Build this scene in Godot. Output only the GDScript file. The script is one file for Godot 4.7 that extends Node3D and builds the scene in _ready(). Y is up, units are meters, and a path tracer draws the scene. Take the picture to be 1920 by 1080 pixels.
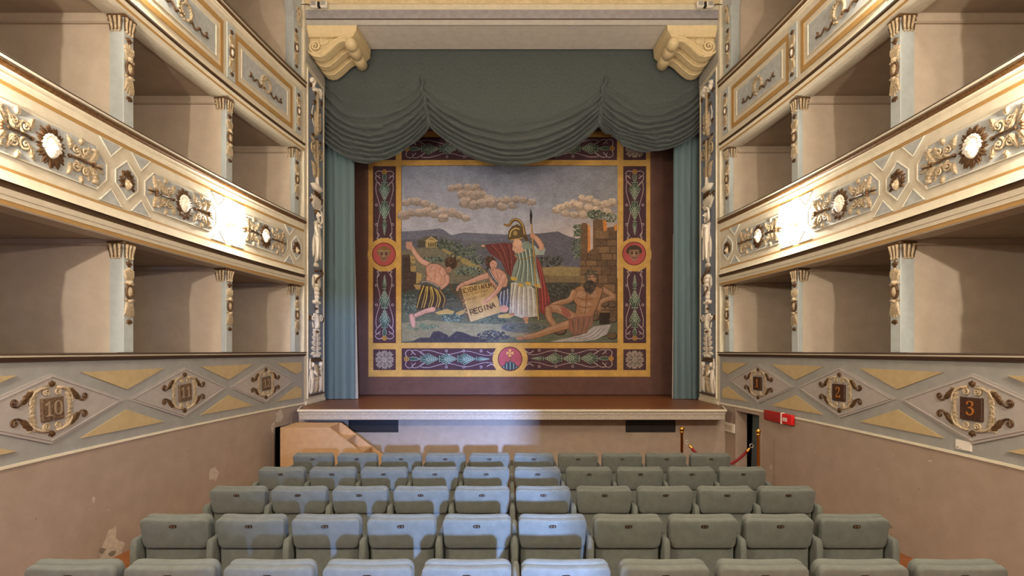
extends Node3D
# A small horseshoe theatre: the hall is laid out along -z, the camera stands on the axis.
# Depth d is the distance in front of the camera (z = -d); h is the height above the eye.

const F := 962.0
const HZ := 658.0
const EYE := 2.11
const STAGE_H := -0.96
const TIP0 := 8.76
const BAY := 1.73

var M := {}
var used := {}
var T := {}

func _ready() -> void:
	setup_view()
	make_materials()
	build_shell()
	build_proscenium()
	build_stage()
	build_drapes()
	build_painted_curtain()
	for s in [-1, 1]:
		build_side(s)
	build_seats()
	build_small_things()

func setup_view() -> void:
	var cam := Camera3D.new()
	cam.name = "camera"
	add_child(cam)
	cam.position = Vector3(0, EYE, 0)
	var near := 0.05
	cam.set_frustum(near * 1080.0 / F, Vector2(0, near * (HZ - 540.0) / F), near, 60.0)
	cam.current = true
	var env := Environment.new()
	env.background_mode = Environment.BG_COLOR
	env.background_color = Color(0, 0, 0)
	env.tonemap_mode = Environment.TONE_MAPPER_LINEAR
	env.tonemap_exposure = 1.0
	env.sdfgi_enabled = true
	env.ssao_enabled = true
	env.ssil_enabled = true
	var we := WorldEnvironment.new()
	we.name = "environment"
	we.environment = env
	add_child(we)
	# daylight that comes through the small foyer window behind the audience
	var day := AreaLight3D.new()
	day.name = "foyer_window_daylight"
	add_child(day)
	day.area_size = Vector2(0.26, 0.24)
	day.position = Vector3(1.0, EYE + 0.34, 5.27)
	day.rotation.y = 0.1
	day.light_color = Color(0.58, 0.72, 1.0)
	day.light_energy = DAY_ENERGY
	day.shadow_enabled = true

const DAY_ENERGY := 520.0
const LAMP_ENERGY := 1.75
const LAMP_COLOR := Color(1.0, 0.945, 0.865)

# ---------------------------------------------------------------- helpers: names and nodes

func numbered(called: String) -> String:
	used[called] = used.get(called, -1) + 1
	return called if used[called] == 0 else "%s_%03d" % [called, used[called]]

func tag(o: Node, label: String, category: String, group := "", kind := "") -> void:
	o.set_meta("label", label)
	if category != "":
		o.set_meta("category", category)
	if group != "":
		o.set_meta("group", group)
	if kind != "":
		o.set_meta("kind", kind)

func thing(called: String, at: Vector3, label: String, category: String, group := "", kind := "") -> Node3D:
	var o := Node3D.new()
	o.name = numbered(called)
	add_child(o)
	o.position = at
	tag(o, label, category, group, kind)
	return o

func as_mesh(src) -> Mesh:
	if src is SurfaceTool:
		src.generate_normals()
		return src.commit()
	return src

func obj(called: String, src, m: Material, parent: Node = null, label := "") -> MeshInstance3D:
	var o := MeshInstance3D.new()
	o.mesh = as_mesh(src)
	o.material_override = m
	if parent == null:
		o.name = numbered(called)
		add_child(o)
	else:
		o.name = called
		parent.add_child(o, true)
	if label != "":
		o.set_meta("label", label)
	return o

# ---------------------------------------------------------------- helpers: geometry

func P(px: float, py: float, d: float) -> Vector3:
	return Vector3((px - 960.0) * d / F, EYE + (HZ - py) * d / F, -d)

func mb(smooth := false) -> SurfaceTool:
	var st := SurfaceTool.new()
	st.begin(Mesh.PRIMITIVE_TRIANGLES)
	st.set_smooth_group(0 if smooth else -1)
	return st

func tri(st: SurfaceTool, a: Vector3, b: Vector3, c: Vector3) -> void:
	st.add_vertex(a)
	st.add_vertex(b)
	st.add_vertex(c)

func quad(st: SurfaceTool, a: Vector3, b: Vector3, c: Vector3, d: Vector3) -> void:
	tri(st, a, b, c)
	tri(st, a, c, d)

func box(st: SurfaceTool, lo: Vector3, hi: Vector3, bevel := 0.0) -> void:
	var b := bevel
	if b <= 0.0:
		var p := []
		for i in 8:
			p.append(Vector3(hi.x if i & 1 else lo.x, hi.y if i & 2 else lo.y, hi.z if i & 4 else lo.z))
		for f in [[0, 2, 3, 1], [4, 5, 7, 6], [0, 1, 5, 4], [2, 6, 7, 3], [0, 4, 6, 2], [1, 3, 7, 5]]:
			quad(st, p[f[0]], p[f[1]], p[f[2]], p[f[3]])
		return
	# chamfered box: rings of an inset rectangle along y
	var rings := []
	for k in [[lo.y, b], [lo.y + b, 0.0], [hi.y - b, 0.0], [hi.y, b]]:
		var i: float = k[1]
		var y: float = k[0]
		var x0 := lo.x + i
		var x1 := hi.x - i
		var z0 := lo.z + i
		var z1 := hi.z - i
		var c := b
		rings.append([Vector3(x0 + c, y, z0), Vector3(x1 - c, y, z0), Vector3(x1, y, z0 + c), Vector3(x1, y, z1 - c), Vector3(x1 - c, y, z1), Vector3(x0 + c, y, z1), Vector3(x0, y, z1 - c), Vector3(x0, y, z0 + c)])
	loft(st, rings, true, true)

func loft(st: SurfaceTool, rings: Array, closed := true, caps := false) -> void:
	for r in rings.size() - 1:
		var a: Array = rings[r]
		var b: Array = rings[r + 1]
		var n := a.size()
		for i in (n if closed else n - 1):
			var j := (i + 1) % n
			quad(st, a[i], b[i], b[j], a[j])
	if caps:
		for r in [rings[0], rings[-1]]:
			for i in range(1, r.size() - 1):
				tri(st, r[0], r[i], r[i + 1])

func prism(st: SurfaceTool, pts: PackedVector2Array, z0: float, z1: float) -> void:
	var ids := Geometry2D.triangulate_polygon(pts)
	for z in [z0, z1]:
		for i in range(0, ids.size(), 3):
			tri(st, Vector3(pts[ids[i]].x, pts[ids[i]].y, z), Vector3(pts[ids[i + 1]].x, pts[ids[i + 1]].y, z), Vector3(pts[ids[i + 2]].x, pts[ids[i + 2]].y, z))
	for i in pts.size():
		var a := pts[i]
		var b := pts[(i + 1) % pts.size()]
		quad(st, Vector3(a.x, a.y, z0), Vector3(a.x, a.y, z1), Vector3(b.x, b.y, z1), Vector3(b.x, b.y, z0))

# a moulding of half-round section that follows an outline on the wall plane
func frame_line(st: SurfaceTool, pts: PackedVector2Array, wide: float, high: float) -> void:
	var n := pts.size()
	var c := Vector2.ZERO
	for p in pts:
		c += p
	c /= n
	var rings := []
	for k in [[0.0, 0.0], [0.3, 1.0], [0.7, 1.0], [1.0, 0.0]]:
		var ring := []
		for i in n:
			var p := pts[i]
			var e0 := (p - pts[(i + n - 1) % n]).normalized()
			var e1 := (pts[(i + 1) % n] - p).normalized()
			var m := (e0.orthogonal() + e1.orthogonal())
			m = m / maxf(m.length_squared() * 0.5, 0.2)
			if m.dot(p - c) < 0:
				m = -m
			var q: Vector2 = p - m * wide * k[0]
			ring.append(Vector3(q.x, q.y, high * k[1]))
		rings.append(ring)
	loft(st, rings, true, false)

func tube(st: SurfaceTool, pts: Array, r0: float, r1: float, n := 6, flat := 1.0) -> void:
	var rings := []
	var count := pts.size()
	for i in count:
		var p: Vector3 = pts[i]
		var t: Vector3 = (pts[mini(i + 1, count - 1)] - pts[maxi(i - 1, 0)]).normalized()
		var up := Vector3(0, 0, 1) if absf(t.z) < 0.9 else Vector3(0, 1, 0)
		var a := t.cross(up).normalized()
		var b := a.cross(t).normalized()
		var r := lerpf(r0, r1, float(i) / maxf(1.0, count - 1))
		var ring := []
		for k in n:
			var th := TAU * k / n
			ring.append(p + a * cos(th) * r + b * sin(th) * r * flat)
		rings.append(ring)
	loft(st, rings, true, true)

func lathe(st: SurfaceTool, prof: Array, n := 16, c := Vector3.ZERO) -> void:
	var rings := []
	for p in prof:
		var ring := []
		for k in n:
			var th := TAU * k / n
			ring.append(c + Vector3(cos(th) * p.x, p.y, sin(th) * p.x))
		rings.append(ring)
	loft(st, rings, true, true)

func spiral_points(c: Vector2, r: float, turns: float, a0: float, sgn: float, z := 0.0, inner := 0.16) -> Array:
	var out := []
	var n := int(turns * 12) + 2
	for i in n:
		var t := float(i) / (n - 1)
		var rr := r * lerpf(1.0, inner, pow(t, 0.8))
		var a := a0 + sgn * TAU * turns * t
		out.append(Vector3(c.x + cos(a) * rr, c.y + sin(a) * rr, z + 0.25 * r * t))
	return out

# a swelling of plaster over any star-shaped outline
func puff(st: SurfaceTool, pts: PackedVector2Array, high: float, z := 0.0) -> void:
	var c := Vector2.ZERO
	for p in pts:
		c += p
	c /= pts.size()
	var rings := []
	for k in [[1.0, 0.0], [0.86, 0.62], [0.5, 0.93]]:
		var ring := []
		for p in pts:
			var q: Vector2 = c.lerp(p, k[0])
			ring.append(Vector3(q.x, q.y, z + high * k[1]))
		rings.append(ring)
	loft(st, rings, true, false)
	var last: Array = rings[2]
	for i in last.size():
		tri(st, last[i], Vector3(c.x, c.y, z + high), last[(i + 1) % last.size()])

func dome(st: SurfaceTool, c: Vector2, rx: float, ry: float, high: float, n := 12, z := 0.0) -> void:
	var pts := PackedVector2Array()
	for k in n:
		pts.append(c + Vector2(cos(TAU * k / n) * rx, sin(TAU * k / n) * ry))
	puff(st, pts, high, z)

# a pointed leaf with a grooved spine, in the wall plane
func leaf(st: SurfaceTool, p0: Vector2, ang: float, length: float, wid: float, high: float, bend := 0.0, lobes := 0, z := 0.0) -> void:
	var rings := []
	var n := 6 if lobes == 0 else lobes * 4 + 1
	var p := p0
	var a := ang
	for i in n + 1:
		var t := float(i) / n
		var w := wid * 0.5 * pow(sin(PI * clampf(pow(t, 0.72), 0.02, 0.985)), 0.85)
		if lobes > 0:
			w *= 0.72 + 0.38 * absf(cos(PI * t * lobes))
		var nrm := Vector2(cos(a), sin(a)).orthogonal()
		var lift := high * (0.55 + 0.45 * sin(PI * t))
		rings.append([Vector3(p.x - nrm.x * w, p.y - nrm.y * w, z), Vector3(p.x - nrm.x * w * 0.55, p.y - nrm.y * w * 0.55, z + lift), Vector3(p.x, p.y, z + lift * 0.6), Vector3(p.x + nrm.x * w * 0.55, p.y + nrm.y * w * 0.55, z + lift), Vector3(p.x + nrm.x * w, p.y + nrm.y * w, z)])
		a += bend / n
		p += Vector2(cos(a), sin(a)) * length / n
	loft(st, rings, false, false)

# a face in relief: an oval dome with brow, nose, cheeks, lips
func face(st: SurfaceTool, c: Vector2, rx: float, ry: float, high: float, z := 0.0) -> void:
	var rings := []
	for i in range(0, 11):
		var r := 1.0 - i / 10.0
		var ring := []
		for k in 24:
			var th := TAU * k / 24.0
			var x := cos(th) * r
			var y := sin(th) * r
			var f := sqrt(maxf(0.0, 1.0 - r * r * 0.98))
			f += 0.38 * exp(-pow(x / 0.14, 2.0)) * smoothstep(0.32, -0.12, y) * smoothstep(-0.3, -0.16, y)
			for e in [-1.0, 1.0]:
				f -= 0.2 * exp(-pow((x - e * 0.36) / 0.17, 2.0) - pow((y - 0.14) / 0.1, 2.0))
				f += 0.1 * exp(-pow((x - e * 0.36) / 0.2, 2.0) - pow((y - 0.32) / 0.08, 2.0))
			f += 0.14 * exp(-pow(x / 0.2, 2.0) - pow((y + 0.47) / 0.06, 2.0))
			f -= 0.1 * exp(-pow(x / 0.22, 2.0) - pow((y + 0.57) / 0.04, 2.0))
			f += 0.12 * exp(-pow(x / 0.2, 2.0) - pow((y + 0.76) / 0.1, 2.0))
			var wide := 1.0 - 0.16 * smoothstep(-0.1, -1.0, y)
			ring.append(Vector3(c.x + x * rx * wide, c.y + y * ry, z + high * f))
		rings.append(ring)
	loft(st, rings, true, false)

# a padded slab: rounded outline in xy, soft edges, thickness along z
func slab(st: SurfaceTool, w: float, y0: float, y1: float, t: float, r: float, soft: float, taper := 0.0, dip := 0.0, z := 0.0, belly := 0.0) -> void:
	var outline := []
	for corner in [[1, 1], [-1, 1], [-1, -1], [1, -1]]:
		var cx: float = corner[0] * (w * 0.5 - r)
		var cy: float = y1 - r if corner[1] > 0 else y0 + r
		var a0: float = {[1, 1]: 0.0, [-1, 1]: PI / 2, [-1, -1]: PI, [1, -1]: PI * 1.5}[corner]
		for k in 5:
			var a := a0 + PI / 2 * k / 4.0
			outline.append(Vector2(cx + cos(a) * r, cy + sin(a) * r))
		var nxt: float = -corner[0] if corner[0] == corner[1] else corner[0]
		if corner[0] == corner[1]:
			for k in [1, 2, 3]:
				var x: float = lerpf(cx, nxt * (w * 0.5 - r), k / 4.0)
				outline.append(Vector2(x, cy + r * corner[1]))
	var mid := Vector2(0, (y0 + y1) * 0.5)
	var rings := []
	for k in [[-0.5, soft], [-0.5 + 0.3 * soft / t, soft * 0.3], [-0.5 + soft / t, 0.0], [0.5 - soft / t, 0.0], [0.5 - 0.3 * soft / t, soft * 0.3], [0.5, soft]]:
		var ring := []
		for p in outline:
			var q: Vector2 = p
			var dir := (mid - q)
			q += Vector2(signf(dir.x) * minf(absf(dir.x), k[1]), signf(dir.y) * minf(absf(dir.y), k[1]))
			var v := (q.y - y0) / (y1 - y0)
			q.x *= 1.0 - taper * (1.0 - v)
			q.y -= dip * smoothstep(0.5, 1.0, v) * pow(maxf(0.0, cos(q.x / w * PI)), 1.5)
			ring.append(Vector3(q.x, q.y, z + k[0] * t))
		rings.append(ring)
	loft(st, rings, true, false)
	for e in [0, 5]:
		var ring: Array = rings[e]
		var c := Vector3(0, mid.y, z + (-0.5 if e == 0 else 0.5) * t + (-belly if e == 0 else belly))
		var inner := []
		for p in ring:
			inner.append(Vector3(lerpf(c.x, p.x, 0.6), lerpf(c.y, p.y, 0.6), lerpf(c.z, p.z, 0.35)))
		loft(st, [ring, inner], true, false)
		for i in inner.size():
			tri(st, inner[i], c, inner[(i + 1) % inner.size()])

# ---------------------------------------------------------------- helpers: the curved side walls

func wall_x(d: float, a := 4.0) -> float:
	if d < 3.6:
		var q := (3.6 - d) / 4.6
		return 3.9867 * sqrt(maxf(0.0, 1.0 - q * q))
	var t := (d - 4.5) / 11.05
	return a * sqrt(1.0 - t * t)

func wall_slope(d: float, a := 4.0) -> float:
	if d < 3.6:
		var q := minf((3.6 - d) / 4.6, 0.995)
		return 3.9867 * q / (4.6 * sqrt(1.0 - q * q))
	var t := (d - 4.5) / 11.05
	return -a * t / (11.05 * sqrt(1.0 - t * t))

func W(s: int, d: float, off: float, h: float) -> Vector3:
	var sl := wall_slope(d)
	var n := Vector2(-s, -sl).normalized()
	return Vector3(s * wall_x(d) + n.x * off, EYE + h, -d + n.y * off)

func wall_frame(s: int, d: float, off: float, h: float) -> Transform3D:
	var sl := wall_slope(d)
	var n := Vector3(-s, 0, -sl).normalized()
	var t := Vector3(s * sl, 0, -1).normalized() * (-s)
	return Transform3D(Basis(t, Vector3.UP, n), W(s, d, off, h))

# a profile (off, h) swept along the wall between two depths
func sweep(st: SurfaceTool, s: int, d0: float, d1: float, prof: Array, steps := 0, closed := false) -> void:
	var n := steps if steps > 0 else maxi(2, int(absf(d1 - d0) / 0.22))
	var rings := []
	for i in n + 1:
		var d := lerpf(d0, d1, float(i) / n)
		var ring := []
		for p in prof:
			ring.append(W(s, d, p.x, p.y))
		rings.append(ring)
	loft(st, rings, closed, closed)

# ---------------------------------------------------------------- materials

func noise_tex(seed_n: int, freq: float, lo: Color, hi: Color, size := 256, octaves := 4, gain := 0.5, kind := FastNoiseLite.TYPE_SIMPLEX_SMOOTH) -> ImageTexture:
	var fn := FastNoiseLite.new()
	fn.seed = seed_n
	fn.frequency = freq
	fn.noise_type = kind
	fn.fractal_octaves = octaves
	fn.fractal_gain = gain
	var src := fn.get_seamless_image(size, size)
	var out := Image.create(size, size, false, Image.FORMAT_RGB8)
	for y in size:
		for x in size:
			out.set_pixel(x, y, lo.lerp(hi, src.get_pixel(x, y).r))
	return ImageTexture.create_from_image(out)

func srgb(r: float, g: float, b: float) -> Color:
	return Color(r / 255.0, g / 255.0, b / 255.0)

func mat(c: Color, rough := 0.85, tex := "", scale := 1.0, bump := "", bump_cm := 0.0, metal := 0.0) -> StandardMaterial3D:
	var m := StandardMaterial3D.new()
	m.albedo_color = c
	m.roughness = rough
	m.metallic = metal
	if tex != "":
		m.albedo_texture = T[tex]
		m.uv1_triplanar = true
		m.uv1_world_triplanar = true
		m.uv1_scale = Vector3(scale, scale, scale)
	if bump != "":
		m.heightmap_enabled = true
		m.heightmap_texture = T[bump]
		m.heightmap_scale = bump_cm
		m.uv1_triplanar = true
		m.uv1_world_triplanar = true
		m.uv1_scale = Vector3(scale, scale, scale)
	return m

func make_materials() -> void:
	T.plaster = noise_tex(3, 0.012, Color(0.92, 0.915, 0.905), Color(1, 1, 1), 512, 5, 0.65)
	T.worn = noise_tex(9, 0.02, Color(0.82, 0.81, 0.79), Color(1, 1, 1), 512, 6, 0.65)
	T.velvet = noise_tex(21, 0.02, Color(0.87, 0.87, 0.86), Color(1, 1, 1), 256, 5, 0.6)
	T.gilt = noise_tex(31, 0.03, Color(0.55, 0.46, 0.34), Color(1.0, 1.0, 1.0), 256, 4, 0.6)
	# plank grain: stretched noise
	var fn := FastNoiseLite.new()
	fn.seed = 5
	fn.frequency = 0.02
	fn.fractal_octaves = 4
	var im := Image.create(512, 512, false, Image.FORMAT_RGB8)
	var rng := RandomNumberGenerator.new()
	rng.seed = 12
	var tones := []
	for k in 16:
		tones.append(rng.randf_range(0.82, 1.0))
	for y in 512:
		var tone: float = tones[int(y / 32.0)]
		for x in 512:
			var v := 0.5 + 0.5 * fn.get_noise_2d(x * 0.25 if x < 256 else (512 - x) * 0.25, y * 6.0)
			var k := tone * lerpf(0.72, 1.0, v) * (0.6 if y % 32 == 0 else 1.0)
			im.set_pixel(x, y, Color(k, k * 0.98, k * 0.94))
	T.plank = ImageTexture.create_from_image(im)

	M.wall = mat(srgb(166, 149, 135), 0.9, "plaster", 0.45)
	M.wall_patch = mat(srgb(204, 194, 180), 0.95, "worn", 2.0)
	M.wall_grey = mat(srgb(136, 126, 114), 0.95, "worn", 3.0)
	M.band = mat(srgb(158, 159, 156), 0.85, "plaster", 0.7)
	M.diamond = mat(srgb(174, 168, 164), 0.85, "plaster", 0.9)
	M.ochre = mat(srgb(192, 172, 130), 0.85, "plaster", 1.1)
	M.cream = mat(srgb(212, 204, 184), 0.7, "plaster", 0.8)
	M.cream_pale = mat(srgb(228, 220, 198), 0.6, "plaster", 0.9)
	M.stone_blue = mat(srgb(186, 192, 194), 0.75, "worn", 0.9)
	M.blue_panel = mat(srgb(138, 150, 168), 0.8, "worn", 1.3)
	M.pillar = mat(srgb(184, 193, 194), 0.7, "plaster", 1.0)
	M.ornament = mat(srgb(236, 226, 202), 0.45, "gilt", 7.0)
	M.ornament_white = mat(srgb(242, 234, 218), 0.5)
	M.bronze = mat(srgb(128, 100, 70), 0.45, "gilt", 6.0, "", 0.0, 0.25)
	M.gold = mat(srgb(196, 164, 104), 0.4, "plaster", 2.0, "", 0.0, 0.2)
	M.gold_paint = mat(srgb(174, 138, 82), 0.6, "plaster", 1.5)
	M.gilt_rail = mat(srgb(132, 100, 64), 0.35, "gilt", 3.0, "", 0.0, 0.3)
	M.rail_brown = mat(srgb(92, 70, 48), 0.4, "worn", 2.0)
	M.rail_dark = mat(srgb(66, 46, 32), 0.5)
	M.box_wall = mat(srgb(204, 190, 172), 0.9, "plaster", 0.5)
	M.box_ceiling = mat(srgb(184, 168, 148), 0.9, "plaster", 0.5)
	M.box_floor = mat(srgb(110, 78, 52), 0.6)
	M.lilac = mat(srgb(158, 156, 162), 0.85, "worn", 0.8)
	M.soffit = mat(srgb(234, 229, 222), 0.85, "plaster", 0.7)
	M.console = mat(srgb(224, 205, 162), 0.75, "plaster", 1.5)
	M.grey_plaster = mat(srgb(178, 176, 170), 0.85, "plaster", 0.9)
	M.vault = mat(srgb(226, 208, 168), 0.85, "worn", 0.5)
	M.stage_wood = mat(srgb(160, 100, 58), 0.35, "plank", 0.5)
	M.floor_wood = mat(srgb(184, 112, 56), 0.45, "plank", 0.5)
	M.apron = mat(srgb(192, 183, 172), 0.7, "worn", 1.6)
	M.apron_wall = mat(srgb(170, 155, 141), 0.85, "plaster", 0.6)
	M.vent = mat(srgb(34, 28, 30), 0.7)
	M.stair = mat(srgb(188, 152, 112), 0.5, "plaster", 1.2)
	M.velvet_seat = mat(srgb(99, 104, 99), 0.9, "velvet", 2.2)
	M.velvet_seat.rim_enabled = true
	M.velvet_seat.rim = 0.5
	M.velvet_seat.rim_tint = 0.6
	M.plate = mat(srgb(58, 42, 34), 0.35, "", 1.0, "", 0.0, 0.6)
	M.plate_mark = mat(srgb(190, 170, 140), 0.3, "", 1.0, "", 0.0, 0.8)
	M.drape = mat(srgb(77, 86, 87), 0.95, "velvet", 2.7)
	M.drape.rim_enabled = true
	M.drape.rim = 0.4
	M.leg = mat(srgb(92, 113, 119), 0.95)
	M.leg.rim_enabled = true
	M.leg.rim = 0.4
	M.lining = mat(srgb(166, 162, 158), 0.9, "plaster", 1.0)
	M.brass = mat(srgb(214, 164, 78), 0.22, "", 1.0, "", 0.0, 1.0)
	M.rope = mat(srgb(128, 18, 26), 0.8, "velvet", 8.0)
	M.red_lens = mat(srgb(150, 20, 18), 0.25)
	M.red_box = mat(srgb(206, 24, 24), 0.4)
	M.white_plastic = mat(srgb(232, 226, 214), 0.5)
	M.paper_grey = mat(srgb(150, 142, 132), 0.8)
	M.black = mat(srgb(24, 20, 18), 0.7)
	M.dark_steel = mat(srgb(60, 58, 58), 0.4, "", 1.0, "", 0.0, 0.7)
	M.aluminium = mat(srgb(210, 208, 204), 0.3, "", 1.0, "", 0.0, 0.8)
	M.plaque = mat(srgb(132, 112, 92), 0.5, "gilt", 4.0)
	M.plaque_dark = mat(srgb(84, 56, 38), 0.45, "gilt", 4.0)
	M.numeral = mat(srgb(196, 128, 58), 0.35, "", 1.0, "", 0.0, 0.5)
	M.numeral_pale = mat(srgb(148, 128, 106), 0.4)
	M.globe = StandardMaterial3D.new()
	M.globe.albedo_color = Color(1, 1, 1)
	M.globe.emission_enabled = true
	M.globe.emission = Color(1.0, 0.9, 0.75)
	M.globe.emission_energy_multiplier = 6.0
	M.glow_pane = StandardMaterial3D.new()
	M.glow_pane.albedo_color = Color(1, 1, 1)
	M.glow_pane.emission_enabled = true
	M.glow_pane.emission = Color(0.62, 0.76, 1.0)
	M.glow_pane.emission_energy_multiplier = 2.0

# ---------------------------------------------------------------- the shell of the hall

func floor_h(d: float) -> float:
	return -2.07 - (d - 5.2) * 0.0277

func build_shell() -> void:
	var st := mb()
	var a := EYE + floor_h(-6.0)
	var b := EYE + floor_h(9.2)
	var up := [Vector3(-4.6, a, 6.0), Vector3(4.6, a, 6.0), Vector3(4.6, b, -9.2), Vector3(-4.6, b, -9.2)]
	var low := []
	for p in up:
		low.append(p - Vector3(0, 0.3, 0))
	loft(st, [up, low], true, true)
	tag(obj("floor", st, M.floor_wood), "orange-brown wooden floor sloping gently down to the stage", "floor", "", "structure")

	st = mb()
	box(st, Vector3(-6.2, EYE + 6.9, -13.0), Vector3(6.2, EYE + 7.1, 6.2))
	tag(obj("ceiling", st, M.soffit), "pale plastered ceiling high above the seats", "ceiling", "", "structure")

	# wall behind the audience with a doorway to the foyer
	st = mb()
	var y0 := EYE - 2.4
	var y1 := EYE + 6.9
	box(st, Vector3(-1.2, y0, 0.93), Vector3(-0.55, y1, 1.15))
	box(st, Vector3(0.766, y0, 0.93), Vector3(1.2, y1, 1.15))
	box(st, Vector3(-0.55, EYE + 0.5, 0.93), Vector3(0.766, y1, 1.15))
	var wb := obj("wall_back", st, M.box_wall)
	tag(wb, "plastered wall behind the audience with a doorway to the foyer", "wall", "", "structure")
	st = mb()
	box(st, Vector3(-1.3, y0, 1.15), Vector3(-1.2, EYE + 1.4, 5.5))
	box(st, Vector3(1.9, y0, 1.15), Vector3(2.0, EYE + 1.4, 5.5))
	box(st, Vector3(-1.3, EYE + 1.4, 1.15), Vector3(2.0, EYE + 1.5, 5.5))
	box(st, Vector3(-1.3, y0, 5.4), Vector3(2.0, EYE + 1.4, 5.5))
	box(st, Vector3(-1.2, y0, 4.5), Vector3(0.85, EYE + 1.4, 4.6))
	obj("foyer_wall", st, M.wall, wb)
	var win := thing("window_1", Vector3(1.0, EYE + 0.34, 5.37), "small bright foyer window behind the audience", "window", "", "structure")
	st = mb()
	box(st, Vector3(-0.13, -0.12, -0.01), Vector3(0.13, 0.12, 0.01))
	obj("pane", st, M.glow_pane, win)
	for k in [[-0.17, -0.16, -0.13, 0.16], [0.13, -0.16, 0.17, 0.16], [-0.13, -0.16, 0.13, -0.12], [-0.13, 0.12, 0.13, 0.16]]:
		st = mb()
		box(st, Vector3(k[0], k[1], -0.02), Vector3(k[2], k[3], 0.02))
		obj("window_frame", st, M.cream, win)

func ornament_frame(s: int, h: float, d: float) -> Transform3D:
	# a frame on the inner face of a proscenium reveal; x runs to the right of someone who faces it
	return Transform3D(Basis(Vector3(0, 0, s), Vector3.UP, Vector3(-s, 0, 0)), Vector3(s * 3.65, EYE + h, -d))

func build_proscenium() -> void:
	# front wall: two cream jambs, the header and the returns behind them
	var st := mb()
	for s in [-1, 1]:
		box(st, Vector3(minf(s * 3.65, s * 6.0), EYE - 2.4, -10.0), Vector3(maxf(s * 3.65, s * 6.0), EYE + 6.9, -9.0), 0.012)
	var wf := obj("wall_front", st, M.cream_pale)
	tag(wf, "cream plastered proscenium wall framing the stage opening", "wall", "", "structure")
	st = mb()
	# header with a soffit that rises towards the stage
	var hd := []
	for x in [-3.66, 3.66]:
		hd.append([Vector3(x, EYE + 5.78, -9.1), Vector3(x, EYE + 6.9, -9.1), Vector3(x, EYE + 6.9, -10.0), Vector3(x, EYE + 5.88, -10.0)])
	loft(st, hd, true, true)
	obj("header", st, M.soffit, wf)
	var bands := [[5.775, 5.865, M.grey_plaster, 0.012], [5.865, 5.885, M.rail_dark, 0.008], [5.885, 6.036, M.lilac, 0.02], [6.036, 6.13, M.cream, 0.03], [6.13, 6.40, M.vault, 0.05]]
	for k in bands:
		st = mb()
		box(st, Vector3(-3.72, EYE + k[0], -9.12), Vector3(3.72, EYE + k[1], -9.1 + k[3]))
		obj("header_band", st, k[2], wf)
	st = mb()
	box(st, Vector3(-3.72, EYE + 6.2, -9.1), Vector3(3.72, EYE + 6.24, -8.98), 0.01)
	obj("cornice", st, M.cream, wf)
	# back of the stage house
	st = mb()
	box(st, Vector3(-6.0, EYE - 2.4, -12.4), Vector3(6.0, EYE + 6.9, -12.2))
	box(st, Vector3(-6.1, EYE - 2.4, -12.2), Vector3(-6.0, EYE + 6.9, -10.0))
	box(st, Vector3(6.0, EYE - 2.4, -12.2), Vector3(6.1, EYE + 6.9, -10.0))
	obj("stage_house_wall", st, M.black, wf)

	for s in [-1, 1]:
		st = mb()
		box(st, Vector3(-0.47, 5.12, -0.01), Vector3(0.47, 5.8, 0.008), 0.002)
		obj("upper_block", st, M.grey_plaster, wf).transform = ornament_frame(s, 0.0, 9.525)
		build_reveal(s)
		build_console(s)
		build_spot(s)

func build_reveal(s: int) -> void:
	var side := "beside the wooden stairs" if s < 0 else "beside the rope barrier"
	var t := Node3D.new()
	t.name = numbered("proscenium_pilaster")
	add_child(t)
	t.transform = ornament_frame(s, 0.0, 9.525)
	tag(t, "blue-grey pilaster panel with tall white candelabra relief " + side, "pilaster")
	var st := mb()
	box(st, Vector3(-0.375, -0.83, -0.01), Vector3(0.375, 5.03, 0.006))
	obj("panel", st, M.blue_panel, t)
	st = mb()
	frame_line(st, PackedVector2Array([Vector2(-0.4, -0.855), Vector2(0.4, -0.855), Vector2(0.4, 5.055), Vector2(-0.4, 5.055)]), 0.035, 0.02)
	obj("panel_frame", st, M.cream_pale, t)
	st = mb()
	box(st, Vector3(-0.47, -0.96, -0.01), Vector3(0.47, -0.9, 0.02), 0.008)
	obj("plinth", st, M.cream_pale, t)
	st = mb()
	box(st, Vector3(-0.37, -0.81, 0.006), Vector3(0.37, -0.785, 0.05), 0.004)
	obj("relief_base", st, M.bronze, t)
	if not T.has("cand"):
		T.cand = candelabra()
	for k in T.cand:
		obj(k[0], k[1], k[2], t)

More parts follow.
